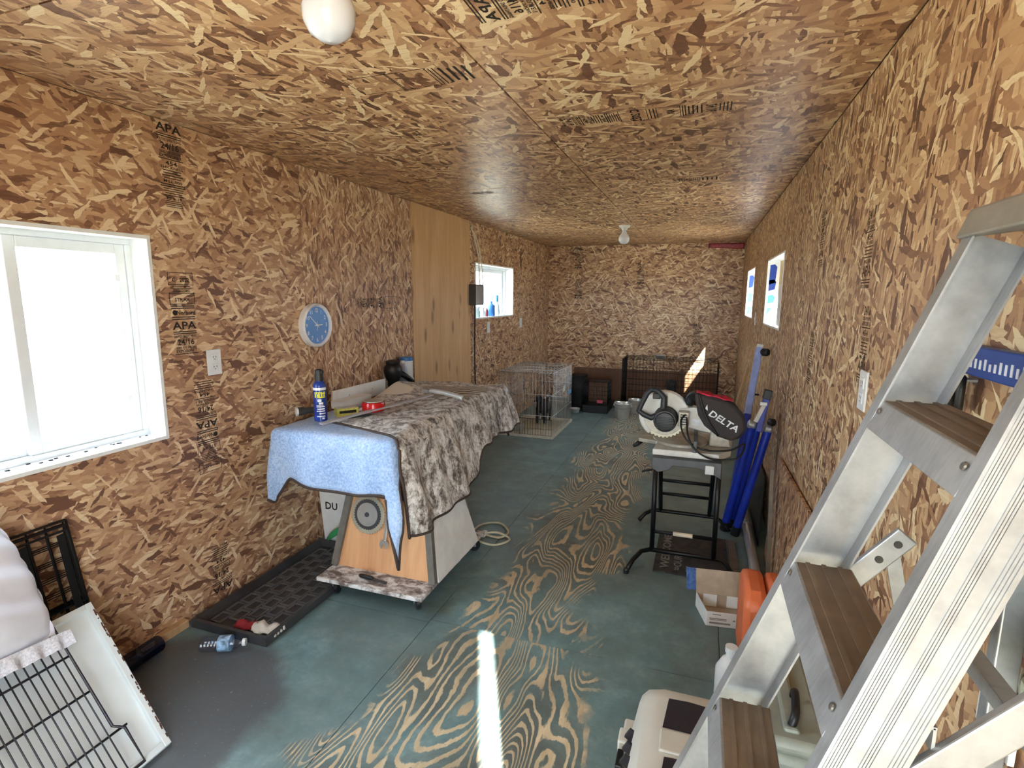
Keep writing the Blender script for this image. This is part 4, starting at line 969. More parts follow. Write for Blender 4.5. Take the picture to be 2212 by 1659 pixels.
def puppy_standing(ox, oy, s, label, z0=.032):
    t = thing('dog', label, 'dog', (ox, oy, z0)); f = lambda x, y, z, r, r2=None: (ox+x*s, oy+y*s, z0+z*s, r*s, (r2 or r)*s)
    J = [f(0, .30, .52, .13, .14), f(0, .10, .53, .14, .15), f(0, -.14, .54, .13, .16), f(0, -.26, .62, .10), f(0, -.34, .74, .10, .11), f(0, -.42, .76, .085), f(0, -.53, .72, .06, .052), f(0, -.59, .715, .046, .04),
         f(.10, -.17, .40, .085), f(.105, -.16, .22, .06), f(.105, -.17, .06, .05), f(.105, -.20, .015, .042, .03), f(-.10, -.17, .40, .085), f(-.105, -.16, .22, .06), f(-.105, -.17, .06, .05), f(-.105, -.20, .015, .042, .03),
         f(.10, .28, .38, .085), f(.11, .24, .26, .055), f(.11, .33, .17, .036), f(.11, .31, .05, .032), f(.11, .27, .015, .04, .028), f(-.10, .28, .38, .085), f(-.11, .24, .26, .055), f(-.11, .33, .17, .036), f(-.11, .31, .05, .032), f(-.11, .27, .015, .04, .028),
         f(0, .42, .58, .035), f(.03, .54, .64, .025), f(.08, .62, .72, .014)]
    E_ = [(0,1),(1,2),(2,3),(3,4),(4,5),(5,6),(6,7),(2,8),(8,9),(9,10),(10,11),(2,12),(12,13),(13,14),(14,15),(0,16),(16,17),(17,18),(18,19),(19,20),(0,21),(21,22),(22,23),(23,24),(24,25),(0,26),(26,27),(27,28)]
    skinned('body', J, E_, 'dog_fur', t, (ox, oy, z0))
    for k in (-1, 1):
        mesh('ear', MB().grid(lambda u, v: (ox+s*k*(.075+.05*u+.01*math.sin(v*3)), oy+s*(-.36-.05*v), z0+s*(.82-.17*u-.02*abs(v-.5))), 5, 4), 'dog_fur', t, solid=.012*s, smooth='all')
        mesh('eye', MB().lathe([(0, -.016*s), (.013*s, -.009*s), (.016*s, 0), (.013*s, .009*s), (0, .016*s)], (ox+k*.042*s, oy-.475*s, z0+.785*s), n=10), 'dog_eye', t, smooth='all')
    mesh('nose', MB().lathe([(0, -.02*s), (.02*s, -.012*s), (.024*s, 0), (.016*s, .014*s), (0, .018*s)], (ox, oy-.612*s, z0+.722*s), n=10), 'dog_eye', t, smooth='all')
puppy_standing(.445, 5.74, .40, 'black puppy standing inside the silver wire crate')
def dog_sitting(ox, oy, s, label):
    t = thing('dog', label, 'dog', (ox, oy, 0)); f = lambda x, y, z, r, r2=None: (ox+x*s, oy+y*s, z*s, r*s, (r2 or r)*s)
    J = [f(0, .20, .20, .17, .17), f(0, .12, .40, .16, .16), f(0, .02, .58, .15, .15), f(0, -.02, .72, .105), f(0, -.05, .84, .115, .12), f(0, -.14, .86, .10), f(0, -.27, .81, .055, .05), f(0, -.33, .80, .04, .035),
         f(.10, -.06, .46, .07), f(.10, -.08, .26, .048), f(.10, -.09, .07, .04), f(.10, -.14, .02, .046, .03), f(-.10, -.06, .46, .07), f(-.10, -.08, .26, .048), f(-.10, -.09, .07, .04), f(-.10, -.14, .02, .046, .03),
         f(.16, .10, .20, .10), f(.18, -.08, .16, .07), f(.17, .04, .05, .045), f(.17, -.10, .025, .042, .03), f(-.16, .10, .20, .10), f(-.18, -.08, .16, .07), f(-.17, .04, .05, .045), f(-.17, -.10, .025, .042, .03),
         f(0, .38, .06, .04), f(.10, .50, .04, .025)]
    E_ = [(0,1),(1,2),(2,3),(3,4),(4,5),(5,6),(6,7),(2,8),(8,9),(9,10),(10,11),(2,12),(12,13),(13,14),(14,15),(0,16),(16,17),(17,18),(18,19),(0,20),(20,21),(21,22),(22,23),(0,24),(24,25)]
    skinned('body', J, E_, 'dog_fur', t, (ox, oy, 0))
    for k in (-1, 1):
        mesh('ear', MB().grid(lambda u, v: (ox+s*k*(.085+.06*u+.01*math.sin(v*3)), oy+s*(-.06-.06*v), s*(.94-.20*u-.02*abs(v-.5))), 5, 4), 'dog_fur', t, solid=.014*s, smooth='all')
        mesh('eye', MB().lathe([(0, -.016*s), (.013*s, -.009*s), (.016*s, 0), (.013*s, .009*s), (0, .016*s)], (ox+k*.05*s, oy-.225*s, .885*s), n=10), 'dog_eye', t, smooth='all')
    mesh('nose', MB().lathe([(0, -.022*s), (.022*s, -.012*s), (.026*s, 0), (.018*s, .014*s), (0, .02*s)], (ox, oy-.365*s, .805*s), n=10), 'dog_eye', t, smooth='all')
dog_sitting(1.775, 6.66, .51, 'black dog sitting before the large crate behind the saw')

bc = crate('wire_crate', 'large black wire dog crate against the far wall', 1.15, 2.30, 6.95, 7.44, .655, 'black_wire', .042, .16, .0016, .0030, .03, 'black_plastic')
for x in (1.15, 2.30): mesh('corner_post', MB().tube([(x, 6.95, .01), (x, 6.95, .655), (x, 7.44, .655)], .006, 8), 'black_metal', bc)
mesh('side_plate', MB().box(1.145, 1.148, 6.96, 7.43, .02, .64), 'black_plastic', bc)
steel_bowl(1.60, 7.15, .660, .070, .042, 'steel bowl resting on top of the large black crate')
def pail(x, y, r, h, label):
    t = thing('pail', label, 'pail', (x, y, 0), 'steel pails by the crates')
    mesh('pail_body', MB().lathe([(r*.78, 0), (r*.80, .004), (r*.97, h*.93), (r*1.0, h*.95), (r*1.06, h), (r*1.03, h*1.02), (r*.94, h*.95), (r*.76, .01), (0, .01)], (x, y, 0), n=36), 'steel', t, smooth=True)
    for k in (-1, 1): mesh('ear_lug', MB().box(x+k*r-.008, x+k*r+.008, y-.012, y+.012, h*.78, h*.92), 'steel', t)
    mesh('bail_handle', MB().tube(arc((x, y, h*.86), r*1.04, 0, math.pi, (1,0,0), (0,-.93,-.30), 14), .003, 6), 'dull_steel', t, smooth='all')
pail(1.24, 6.42, .100, .185, 'large steel pail standing in front of the black crate')
pail(1.345, 6.80, .085, .165, 'smaller steel pail tucked behind the large pail')
# two small black crates at the foot of the far wall
sc1 = crate('small_crate', 'small black wire kennel with pink tag and deep tray', .73, 1.02, 6.62, 6.93, .385, 'black_wire', .020, .05, .0019, .0024, .0, None)
mesh('deep_tray', MB().box(.715, 1.035, 6.585, 6.94, .002, .095), 'black_plastic', sc1, bevel=.008); mesh('hang_tag', MB().box(.895, .965, 6.615, 6.618, .125, .165), 'tag_pink', sc1)
mesh('inner_liner', MB().box(.742, 1.008, 6.86, 6.915, .095, .37), 'plywood_brown', sc1)
sc2 = crate('small_crate', 'narrow black wire kennel beside the silver crate', .52, .70, 6.62, 6.95, .44, 'black_wire', .018, .05, .0019, .0024, .0, None)
mesh('back_board', MB().box(.53, .69, 6.80, 6.93, .01, .42), 'black_plastic', sc2, bevel=.01)
steel_bowl(.635, 6.54, .001, .062, .055, 'dark rimmed bowl in front of the narrow kennel')
# red plastic strip at ceiling corner
plain('red_film', (150, 12, 34), .3, var=.35, scale=25)
mesh('red_plastic_strip', MB().grid(lambda u, v: (2.10+.42*u, RD-.006-.006*math.sin(u*23+v*5)**2, 2.112-.055*v-.02*u*v), 24, 4), 'red_film', label='crumpled red plastic strip in the upper corner of the far wall', cat='plastic strip', solid=.002, smooth='all')
# lumber leaning in the far right corner
mesh('plank', MB().bar((2.300, 5.02, .012), (2.475, 5.06, .84), .085, .02, (1, 0, 0)), 'raw_lumber', label='light wooden plank leaning in the far right corner', cat='plank', bevel=.003)

# ------------------------------------------------------------------ mitre saw on its stand
st = thing('saw_stand', 'black tubular folding stand under the mitre saw', 'stand', (2.04, 3.15, 0))
def stube(name, pts, r=.0115, parent=st, mat='black_metal', k=0): return mesh(name, MB().tube(smoothpts(pts, k) if k else pts, r, 10), mat, parent, smooth='all')
for x in (1.888, 2.205): stube('leg', [(x, 2.885, .072), (x, 2.885, .57)], .013)
stube('foot_bar', [(1.775, 2.715, .012), (1.80, 2.77, .05), (1.835, 2.85, .068), (1.88, 2.885, .07), (2.05, 2.888, .07), (2.215, 2.89, .07), (2.25, 2.89, .066), (2.275, 2.885, .045), (2.298, 2.87, .012)], .0125)
for x, y in ((1.775, 2.712), (2.298, 2.868)): mesh('foot_cap', MB().lathe([(.015, 0), (.015, .02), (.012, .026)], (x, y, .001), n=12), 'black_plastic', st)
rg = stube('rung', [(1.888, 2.886, .178), (2.205, 2.888, .178)], .0105)
mesh('rung_label', MB().lathe([(.0118, 0), (.0118, .10)], (1.995, 2.887, .178), (1, 0, 0), 12), plain('cream_label', (226, 212, 186), .6), rg)
for x in (1.893, 2.19): stube('leg', [(x, 3.47, .075), (x, 3.16, .57)], .013)
stube('foot_bar', [(1.765, 3.41, .012), (1.80, 3.45, .045), (1.85, 3.47, .070), (2.04, 3.472, .07), (2.23, 3.47, .07), (2.28, 3.45, .045), (2.31, 3.42, .012)], .0125)
for z, y in ((.22, 3.385), (.33, 3.315)): stube('rung', [(1.893, y, z), (2.19, y, z)], .0105)
plain('bracket_grey', (86, 88, 92), .5, .3)
mesh('mount_rail', MB().prism([(1.868, 2.862, .600), (2.215, 2.862, .600), (2.215, 2.862, .515), (2.16, 2.862, .545), (2.10, 2.862, .562), (1.975, 2.862, .562), (1.955, 2.862, .535), (1.90, 2.862, .520), (1.868, 2.862, .540)], (0, .05, 0)), 'bracket_grey', st, bevel=.004)
mesh('mount_rail', MB().box(1.868, 2.215, 3.13, 3.18, .555, .60), 'bracket_grey', st, bevel=.004)
for x in (1.90, 2.20): mesh('side_rail', MB().box(x-.015, x+.015, 2.91, 3.13, .57, .598), 'black_metal', st)
mesh('clamp_lever', MB().tube([(1.875, 2.855, .535), (1.835, 2.84, .528), (1.822, 2.835, .522)], .006, 8), 'black_plastic', st)
mesh('rail_clip', MB().box(2.135, 2.18, 2.852, 2.864, .538, .585), 'silver_wire', st, bevel=.003)

sw = thing('mitre_saw', 'white and grey mitre saw with black dust bag on the stand', 'saw', (2.03, 3.1, .60))
plain('saw_white', (214, 212, 206), .4, var=.12, scale=14); plain('saw_table', (178, 172, 160), .4, .3, var=.2); plain('saw_dark', (44, 45, 48), .5); plain('bag_cloth', (58, 52, 52), .85, scale=60)
mesh('base', MB().prism([(1.865, 2.90, .602), (2.20, 2.90, .602), (2.26, 3.00, .602), (2.28, 3.25, .602), (2.20, 3.36, .602), (1.98, 3.38, .602), (1.90, 3.25, .602)], (0, 0, .034)), 'saw_white', sw, bevel=.006)
mesh('turntable', MB().lathe([(.150, 0), (.150, .012), (.146, .016), (0, .016)], (2.0, 3.11, .637), n=36), 'saw_table', sw, smooth=True)
mesh('table_tongue', MB().prism([(1.775, 3.055, .628), (1.87, 3.02, .628), (2.0, 3.02, .628), (2.0, 3.16, .628), (1.87, 3.16, .628), (1.775, 3.125, .628)], (0, 0, .022)), 'saw_table', sw, bevel=.004)
mesh('lock_handle', MB().tube([(1.79, 3.09, .622), (1.765, 3.08, .606), (1.745, 3.07, .594)], [.012, .013, .008], 10), 'black_plastic', sw, smooth='all')
for a, b in ((2.88, 3.06), (3.16, 3.36)): mesh('fence', MB().box(2.070, 2.090, a, b, .638, .70), 'bracket_grey', sw, bevel=.003)
mesh('pivot_post', MB().prism([(2.15, 3.05, .637), (2.26, 3.05, .637), (2.23, 3.05, .83), (2.16, 3.05, .83)], (0, .11, 0)), 'saw_table', sw, bevel=.006)
mesh('arm', MB().prism([(2.235, 3.06, .70), (2.245, 3.06, .82), (2.06, 3.06, .845), (1.985, 3.06, .83), (1.985, 3.06, .74), (2.10, 3.06, .715)], (0, .07, 0)), 'saw_white', sw, bevel=.006)
gc = Vector((1.905, 3.075, .785))
def arcpoly(c, r, a0, a1, n=22): return [c+Vector((r*math.cos(R(a0+(a1-a0)*i/n)), 0, r*math.sin(R(a0+(a1-a0)*i/n)))) for i in range(n+1)]
mesh('upper_guard', MB().prism(arcpoly(gc, .138, -10, 235)+[gc+Vector((-.03, 0, -.06))], (0, .055, 0)), 'saw_white', sw, bevel=.008)
mesh('lower_guard', MB().prism(arcpoly(gc+Vector((0, -.004, 0)), .112, 190, 350), (0, .010, 0)), 'saw_table', sw, bevel=.002)
mesh('saw_disc', blade(gc+Vector((0, .003, 0)), .130, 36, Vector((0, 1, 0)), Vector((1, 0, 0)), Vector((0, 0, 1)), .003), 'blade_steel', sw)
mesh('motor', MB().lathe([(.030, 0), (.058, .004), (.062, .02), (.062, .095), (.066, .10), (.066, .115)], (1.918, 2.955, .775), (0, 1, 0), 20), 'saw_dark', sw, smooth=True)
mt_ = mesh('motor_cap', MB().lathe([(.022, -.004), (.048, 0), (.052, .006)], (1.918, 2.951, .775), (0, 1, 0), 20), 'black_plastic', sw, smooth=True)
q = MB()
for k in range(7): q.box(1.872, 1.964, 2.945, 2.952, .742+.009*k, .746+.009*k)
mesh('cooling_fins', q, 'saw_dark', mt_)
mesh('vent_block', MB().box(1.985, 2.040, 3.005, 3.075, .745, .825), 'saw_table', sw, bevel=.004)
for k in range(5): mesh('vent_slot', MB().box(1.995, 2.030, 3.001, 3.006, .755+.013*k, .761+.013*k), 'black_plastic', sw)
hp = [(1.772, 3.03, .812), (1.785, 3.03, .85), (1.815, 3.03, .915), (1.835, 3.03, .935), (1.87, 3.03, .93), (1.905, 3.03, .895), (1.905, 3.03, .835), (1.885, 3.03, .80), (1.84, 3.03, .775), (1.80, 3.03, .79)]
mesh('handle', MB().tube(hp, [.016, .015, .014, .014, .016, .018, .019, .018, .016, .015], 10, closed=True), 'saw_dark', sw, smooth='all')
mesh('trigger', MB().box(1.845, 1.885, 3.018, 3.042, .885, .915), 'black_plastic', sw, bevel=.004)
mesh('dust_chute', MB().tube(smoothpts([(2.03, 3.10, .855), (2.05, 3.09, .90), (2.08, 3.06, .915), (2.11, 3.05, .91)], 4), .026, 12), 'black_plastic', sw, smooth='all')
bagp = [(2.060, .935), (2.105, .935), (2.20, .915), (2.265, .885), (2.312, .83), (2.328, .765), (2.30, .715), (2.255, .695), (2.19, .712), (2.12, .765), (2.085, .82)]
bg_ = mesh('dust_bag', MB().prism([(x, 2.965, z) for x, z in bagp], (0, .10, 0)), 'bag_cloth', sw, bevel=.016, smooth=True)
tq = MB(); du = Vector((.86, 0, -.50)).normalized(); dv = Vector((.50, 0, .86))
text_geo(tq, 'DELTA', (2.212, 2.9635, .800), du, dv, .048, stretch=1.15, shear=.1)
tq.add([Vector((2.118, 2.9635, .862)), Vector((2.132, 2.9635, .85)), Vector((2.128, 2.9635, .885))], [(0,1,2)])
mesh('bag_lettering', tq, 'label_white', bg_, fixn=False)
mesh('bag_frame', MB().tube(smoothpts([(2.085, 2.960, .935), (2.105, 2.958, .87), (2.135, 2.958, .80), (2.19, 2.962, .72)], 5), .006, 8), 'black_plastic', sw, smooth='all')
mesh('power_cord', MB().tube(smoothpts([(2.03, 3.02, .82), (2.00, 2.97, .78), (2.03, 2.93, .70), (2.12, 2.90, .655), (2.25, 2.92, .66), (2.32, 2.96, .69), (2.29, 2.90, .63), (2.17, 2.88, .615), (2.08, 2.87, .66), (2.04, 2.90, .73), (2.03, 2.98, .80)], 8), .005, 8), 'black_cable', sw, smooth='all')
mesh('motor_label', MB().box(2.055, 2.10, 3.056, 3.0605, .745, .78), 'label_white', sw)
mesh('knob', MB().lathe([(.018, 0), (.018, .02), (.012, .024)], (2.14, 3.035, .775), (0, 1, 0), 16), 'saw_table', sw, smooth=True)
plain('rag_red', (196, 40, 70), .8, var=.4, scale=40)
mesh('red_rag', MB().grid(lambda u, v: (2.07+.18*u, 2.96+.09*v, .945-.035*u+.008*math.sin(u*14)*math.sin(v*6)+.004*noise.noise(Vector((u*9, v*9, 0)))), 22, 10), 'rag_red', label='red and white rag on top of the black dust bag', cat='rag', solid=.005, smooth='all')

# door mat under the stand
plain('mat_brown', (66, 60, 56), .95, var=.35, scale=22, bump=.3); plain('mat_grey', (140, 134, 128), .9, var=.2, scale=80)
dm = thing('door_mat', 'worn dark welcome mat lying under the saw stand', 'mat', (2.1, 3.03, 0))
mm = mesh('mat', MB().box(1.905, 2.285, 2.775, 3.30, .001, .010), 'mat_brown', dm, bevel=.003)
mesh('mat_border', MB().box(2.295, 2.335, 2.80, 3.30, .001, .008), 'grey_lumber', dm)
q = MB(); text_geo(q, 'WELCOME', (1.962, 3.035, .0103), (0, 1, 0), (-1, 0, 0), .062, stretch=1.45); text_geo(q, 'to', (2.022, 2.83, .0103), (0, 1, 0), (-1, 0, 0), .045); text_geo(q, 'OUR', (2.03, 2.92, .0103), (0, 1, 0), (-1, 0, 0), .058, stretch=1.1); text_geo(q, 'W', (2.092, 2.845, .0103), (0, 1, 0), (-1, 0, 0), .055)
mesh('mat_lettering', q, 'mat_grey', mm, fixn=False)

# open shoe box
plain('card_inside', (186, 168, 148), .8); plain('print_blue', (66, 104, 168), .6, var=.4, scale=60); plain('print_grey', (150, 146, 150), .7)
sbx = thing('shoe_box', 'open white cardboard shoe box with raised lid', 'box', (2.235, 2.46, 0))
bo = Vector((2.171, 2.363, .002)); bu = Vector((.94, .12, 0)).normalized(); bvv = Vector((-.29, .957, 0)).normalized(); bw_, bd, bh = .20, .155, .068; up = Vector((0, 0, 1))
mesh('bottom', MB().obox(bo+bu*bw_/2+bvv*bd/2+up*.002, (bw_, bd, .003), bu, bvv), 'card_inside', sbx)
for nm_, c, sz_, m in (('front_wall', bo+bu*bw_/2+up*bh/2, (bw_, .003, bh), 'white_trim_paint'), ('back_wall', bo+bu*bw_/2+bvv*bd+up*bh/2, (bw_, .003, bh), 'card_inside'), ('end_wall', bo+bvv*bd/2+up*bh/2, (.003, bd, bh), 'white_trim_paint'), ('end_wall', bo+bu*bw_+bvv*bd/2+up*bh/2, (.003, bd, bh), 'white_trim_paint')):
    w_ = mesh(nm_, MB().obox(c, sz_, bu, bvv), m, sbx)
    if nm_ == 'front_wall':
        q = MB()
        for a, b, c_, d in ((.12, .30, .80, .86), (.06, .42, .52, .58), (.06, .42, .44, .48), (.06, .50, .18, .30), (.55, .60, .46, .56), (.64, .69, .46, .56), (.8, .95, .80, .86), (.76, .95, .5, .56)): q.obox(bo+bu*(bw_*(a+b)/2)-bvv*.0018+up*(bh*(c_+d)/2), (bw_*(b-a), .0004, bh*(d-c_)), bu, bvv)
        mesh('box_print', q, 'print_grey', w_)
for a in (.30, .82): mesh('inner_flap', MB().obox(bo+bu*(bw_*a)+bvv*(bd-.004)+up*(bh*.55), (bw_*.30, .002, bh*.85), bu, bvv), 'white_trim_paint', sbx)
lidu = (up*.96+bvv*.25).normalized(); lo = bo+bvv*bd+up*bh
mesh('lid', MB().obox(lo+bu*bw_/2+lidu*.055, (bw_*1.02, .11, .003), bu, lidu), 'card_inside', sbx)
mesh('lid_flap', MB().obox(lo-bu*.022+lidu*.06, (.045, .10, .003), bu, lidu), 'print_blue', sbx)

# ------------------------------------------------------------------ blue stands, pipe, boards by the right wall
plain('blue_paint', (22, 50, 168), .35, var=.15); plain('worn_blue', (150, 166, 222), .4, var=.15)
ba = thing('support_stand', 'tall blue steel support leg with faded upper half leaning on the right wall', 'stand', (2.33, 3.62, 0))
a0, a1 = Vector((2.315, 3.62, .02)), Vector((2.455, 4.02, 1.10)); am = a0.lerp(a1, .60)
mesh('lower_tube', MB().bar(a0, am, .052, .045, (1, 0, 0)), 'blue_paint', ba, bevel=.004); mesh('upper_tube', MB().bar(am, a1, .050, .043, (1, 0, 0)), 'worn_blue', ba, bevel=.004)
mesh('end_cap', MB().bar(a1, a1+(a1-a0).normalized()*.02, .046, .04, (1, 0, 0)), 'silver_wire', ba)
mesh('rubber_knob', MB().lathe([(.020, 0), (.026, .008), (.026, .040), (.020, .048)], a1+Vector((.015, -.02, -.025)), (.75, -.6, 0), 16), 'black_plastic', ba, smooth=True)
mesh('lock_pin', MB().lathe([(.006, 0), (.006, .03)], a0.lerp(a1, .72)+Vector((.02, 0, 0)), (.9, -.4, 0), 8), 'black_plastic', ba)
bb_ = thing('folding_tripod', 'folded blue tripod stand with three tubes and black top', 'tripod', (2.34, 3.45, 0))
tops = [Vector((2.390, 3.40, .70)), Vector((2.432, 3.44, .73)), Vector((2.475, 3.37, .69))]; bots = [Vector((2.285, 3.46, .03)), Vector((2.325, 3.53, .03)), Vector((2.345, 3.40, .03))]
for a, b in zip(tops, bots):
    mesh('leg', MB().tube([b, a], .024, 12), 'blue_paint', bb_, smooth=True)
    mesh('rubber_foot', MB().lathe([(.027, -.028), (.027, .03)], b, (a-b), 12), 'black_plastic', bb_, smooth=True)
    mesh('hinge', MB().lathe([(.020, -.02), (.028, -.01), (.028, .018), (.015, .026)], a, (a-b).cross(Vector((0, 1, 0))), 12), 'dull_steel', bb_, smooth=True)
mt0, mt1 = Vector((2.425, 3.41, .66)), Vector((2.462, 3.42, .885))
mesh('mast', MB().bar(mt0, mt1, .036, .036, (1, 0, 0)), 'blue_paint', bb_, bevel=.004); mesh('mast_cap', MB().bar(mt1-Vector((.005, 0, .03)), mt1+(mt1-mt0)*.10, .044, .044, (1, 0, 0)), 'black_plastic', bb_, bevel=.003)
mesh('mast_plate', MB().bar(mt0+Vector((-.02, -.022, .06)), mt1+Vector((-.012, -.022, -.05)), .022, .004, (0, 1, 0)), 'tag_white', bb_); mesh('clamp', MB().obox(mt0.lerp(mt1, .75)+Vector((-.012, -.024, 0)), (.040, .012, .022)), 'silver_wire', bb_, bevel=.003)
mesh('clamp_knob', MB().lathe([(.014, 0), (.022, .006), (.022, .03), (.012, .036)], (2.475, 3.345, .735), (.5, -.8, .1), 12), 'black_plastic', bb_, smooth=True)
pi_ = thing('steel_pipe', 'long galvanised steel pipe lying on the floor by the right wall', 'pipe', (2.40, 3.2, 0))
mesh('pipe_tube', MB().tube([(2.412, 2.66, .030), (2.412, 3.40, .030), (2.412, 3.90, .030)], .026, 16), 'steel', pi_, smooth=True)
mesh('coupling', MB().tube([(2.412, 3.50, .030), (2.412, 3.57, .030)], .029, 16), 'dull_steel', pi_, smooth=True)
osb_mat('osb_offcut', 'yz', 78, tint=(.92, .88, .84))
mesh('osb_offcut', MB().prism([(2.478, 2.02, .002), (2.478, 3.15, .002), (2.510, 3.155, .585), (2.510, 2.02, .625)], (.012, 0, 0)), 'osb_offcut', label='loose strand board sheet propped against the lower right wall', cat='board')
mesh('grey_lath', MB().bar((2.458, 2.76, .004), (2.468, 3.03, .545), .032, .018, (1, 0, 0)), 'grey_lumber', label='weathered grey lath leaning beside the orange case', cat='lath', bevel=.002)
plain('shadow_black', (16, 16, 18), .6)
mesh('shadow_and_bars_sheet', MB().prism([(2.455, 3.28, .002), (2.455, 4.10, .002), (2.505, 4.10, .30), (2.505, 3.62, .32)], (.010, 0, 0)), 'shadow_black', label='black sheet standing in for shadow and black bars behind the blue tripod', cat='sheet', bevel=.003)  # one dark sheet stands in for the shadow and black bars here

# orange case, grey-green case, pet carrier
def rbox(x0, x1, y0, y1, z0, z1): return MB().box(x0, x1, y0, y1, z0, z1)
plain('case_orange', (228, 118, 72), .45, var=.10, scale=5); plain('case_green', (150, 156, 146), .5, var=.08); plain('carrier_beige', (212, 210, 202), .45, var=.05, scale=5)
oc = thing('tool_case', 'bright orange plastic tool case standing by the ladder', 'case', (2.365, 2.2, 0))
for nm_, a, b in (('shell_half', 2.288, 2.372), ('shell_half', 2.376, 2.442)): mesh(nm_, MB().prism([(a, 2.06, .002), (a, 2.335, .002), (a, 2.335, .30), (a, 2.30, .335), (a, 2.11, .335), (a, 2.06, .295)], (b-a, 0, 0)), 'case_orange', oc, bevel=.030, smooth=True)
mesh('latch', MB().box(2.352, 2.394, 2.048, 2.066, .225, .295), 'black_plastic', oc, bevel=.004); mesh('latch_window', MB().box(2.362, 2.386, 2.046, 2.049, .242, .272), 'case_orange', oc)
gcase = thing('power_tool_case', 'grey green plastic case with black handle behind the ladder steps', 'case', (2.38, 1.62, 0))
mesh('shell', MB().box(2.295, 2.455, 1.40, 1.86, .002, .262), 'case_green', gcase, bevel=.025, smooth=True); mesh('lid_half', MB().box(2.300, 2.450, 1.405, 1.855, .255, .300), 'case_green', gcase, bevel=.018, smooth=True)
mesh('raised_rib', MB().box(2.345, 2.385, 1.44, 1.82, .295, .312), 'case_green', gcase, bevel=.008); mesh('carry_handle', MB().tube(smoothpts([(2.365, 1.46, .305), (2.375, 1.475, .338), (2.385, 1.56, .338), (2.385, 1.575, .305)], 4), .011, 10), 'black_plastic', gcase, smooth='all')
for y in (1.44, 1.60): mesh('latch', MB().box(2.283, 2.300, y, y+.04, .22, .285), 'case_green', gcase, bevel=.005)
pcx = thing('pet_carrier', 'beige plastic pet carrier with dark vents at the bottom edge', 'pet carrier', (2.08, 1.27, 0))
def carr(k):
    prof = [(.0, .150), (.09, .158), (.155, .160), (.156, .150), (.25, .130), (.285, .108), (.298, .06), (.302, 0)]
    return prof
sec = [(-.160, .002), (-.165, .02), (-.165, .155), (-.150, .165), (-.132, .265), (-.112, .290), (-.07, .302), (.07, .302), (.112, .290), (.132, .265), (.150, .165), (.165, .155), (.165, .02), (.160, .002)]
q = MB(); ysec = [(1.515, .90), (1.500, .965), (1.46, 1.0), (1.10, 1.0), (1.03, .97), (1.01, .90)]; cxx = 2.10; k0 = 0
for yy, s in ysec: q.v += [Vector((cxx+a*s, yy, (b-.15)*s+.15 if b > .15 else b)) for a, b in sec]
n_ = len(sec)
for i in range(len(ysec)-1):
    for j in range(n_): q.f.append((i*n_+j, i*n_+(j+1) % n_, (i+1)*n_+(j+1) % n_, (i+1)*n_+j))
q.f.append(tuple(range(n_))); q.f.append(tuple((len(ysec)-1)*n_+j for j in range(n_)))
mesh('shell', q, 'carrier_beige', pcx, smooth=True, bevel=.008)
mesh('waist_lip', MB().box(1.925, 2.275, 1.015, 1.508, .150, .166), 'carrier_beige', pcx, bevel=.006)
plain('vent_dark', (40, 38, 48), .5)
for a, b in ((1.345, 1.455), (1.12, 1.245)): mesh('top_hatch', MB().prism([(2.040, a, .3025), (2.155, a, .3025), (2.150, b, .3025), (2.105, b+.004, .3025), (2.050, b, .3025)], (0, 0, .004)), 'vent_dark', pcx)
mesh('top_handle', MB().box(2.035, 2.165, 1.26, 1.335, .300, .310), 'carrier_beige', pcx, bevel=.004)
for k in range(7): mesh('side_vent', MB().obox((1.962+.001*k, 1.10+.045*k, .225), (.030, .010, .05), (.5, .0, .9), (0, 1, 0)), 'vent_dark', pcx)
mesh('side_latch', MB().obox((1.932, 1.33, .165), (.018, .06, .05)), 'black_plastic', pcx, bevel=.003)
mesh('latch_tab', MB().box(1.918, 1.945, 1.385, 1.44, .13, .19), 'carrier_beige', pcx, bevel=.005)
# white jug glimpsed behind the ladder rail
jg = thing('white_jug', 'small white jug just behind the ladder rail above the carrier', 'jug', (2.27, 1.93, 0))
mesh('jug_body', MB().lathe([(.045, 0), (.05, .01), (.05, .11), (.03, .15), (.018, .16), (.018, .18)], (2.245, 1.93, .001), n=20), 'white_plastic', jg, smooth=True)
mesh('jug_cap', MB().lathe([(.021, .178), (.021, .20), (0, .20)], (2.245, 1.93, .001), n=16), 'white_plastic', jg)

# ------------------------------------------------------------------ aluminium step ladder
t = NT('aluminium'); co = t.coord(); n = t.noise(co, 9, 5, .65); n2 = t.noise(t.mapping(co, scale=(1, 6, 1)), 30, 3, .6)
t.base(t.ramp(t.math('ADD', t.math('MULTIPLY', n, .7), t.math('MULTIPLY', n2, .3)), [(.3, rgb(138, 140, 143)), (.6, rgb(178, 180, 183))])); t.p.inputs['Metallic'].default_value = .6; t.rough(t.math('ADD', .32, t.math('MULTIPLY', n, .2))); MATS['aluminium'] = t.m
plain('tread_grime', (128, 112, 96), .55, .3, var=.2, scale=10); plain('rivet', (120, 116, 110), .4, .6); plain('paint_smudge', (52, 56, 84), .6, var=.4, scale=30)
ld = thing('step_ladder', 'aluminium step ladder standing open beside the right wall', 'ladder', (2.15, .72, 0))
SL = .353
def fx(z): return 2.327-SL*(1.292-z)
def yf(z): return .900+.004*(1.292-z)
def yn(z): return .605-.10*(1.292-z)
ZT = 1.530
cosl = 1/math.sqrt(1+SL*SL); dl = Vector((SL, 0, 1)).normalized(); perp = Vector((1, 0, -SL)).normalized()
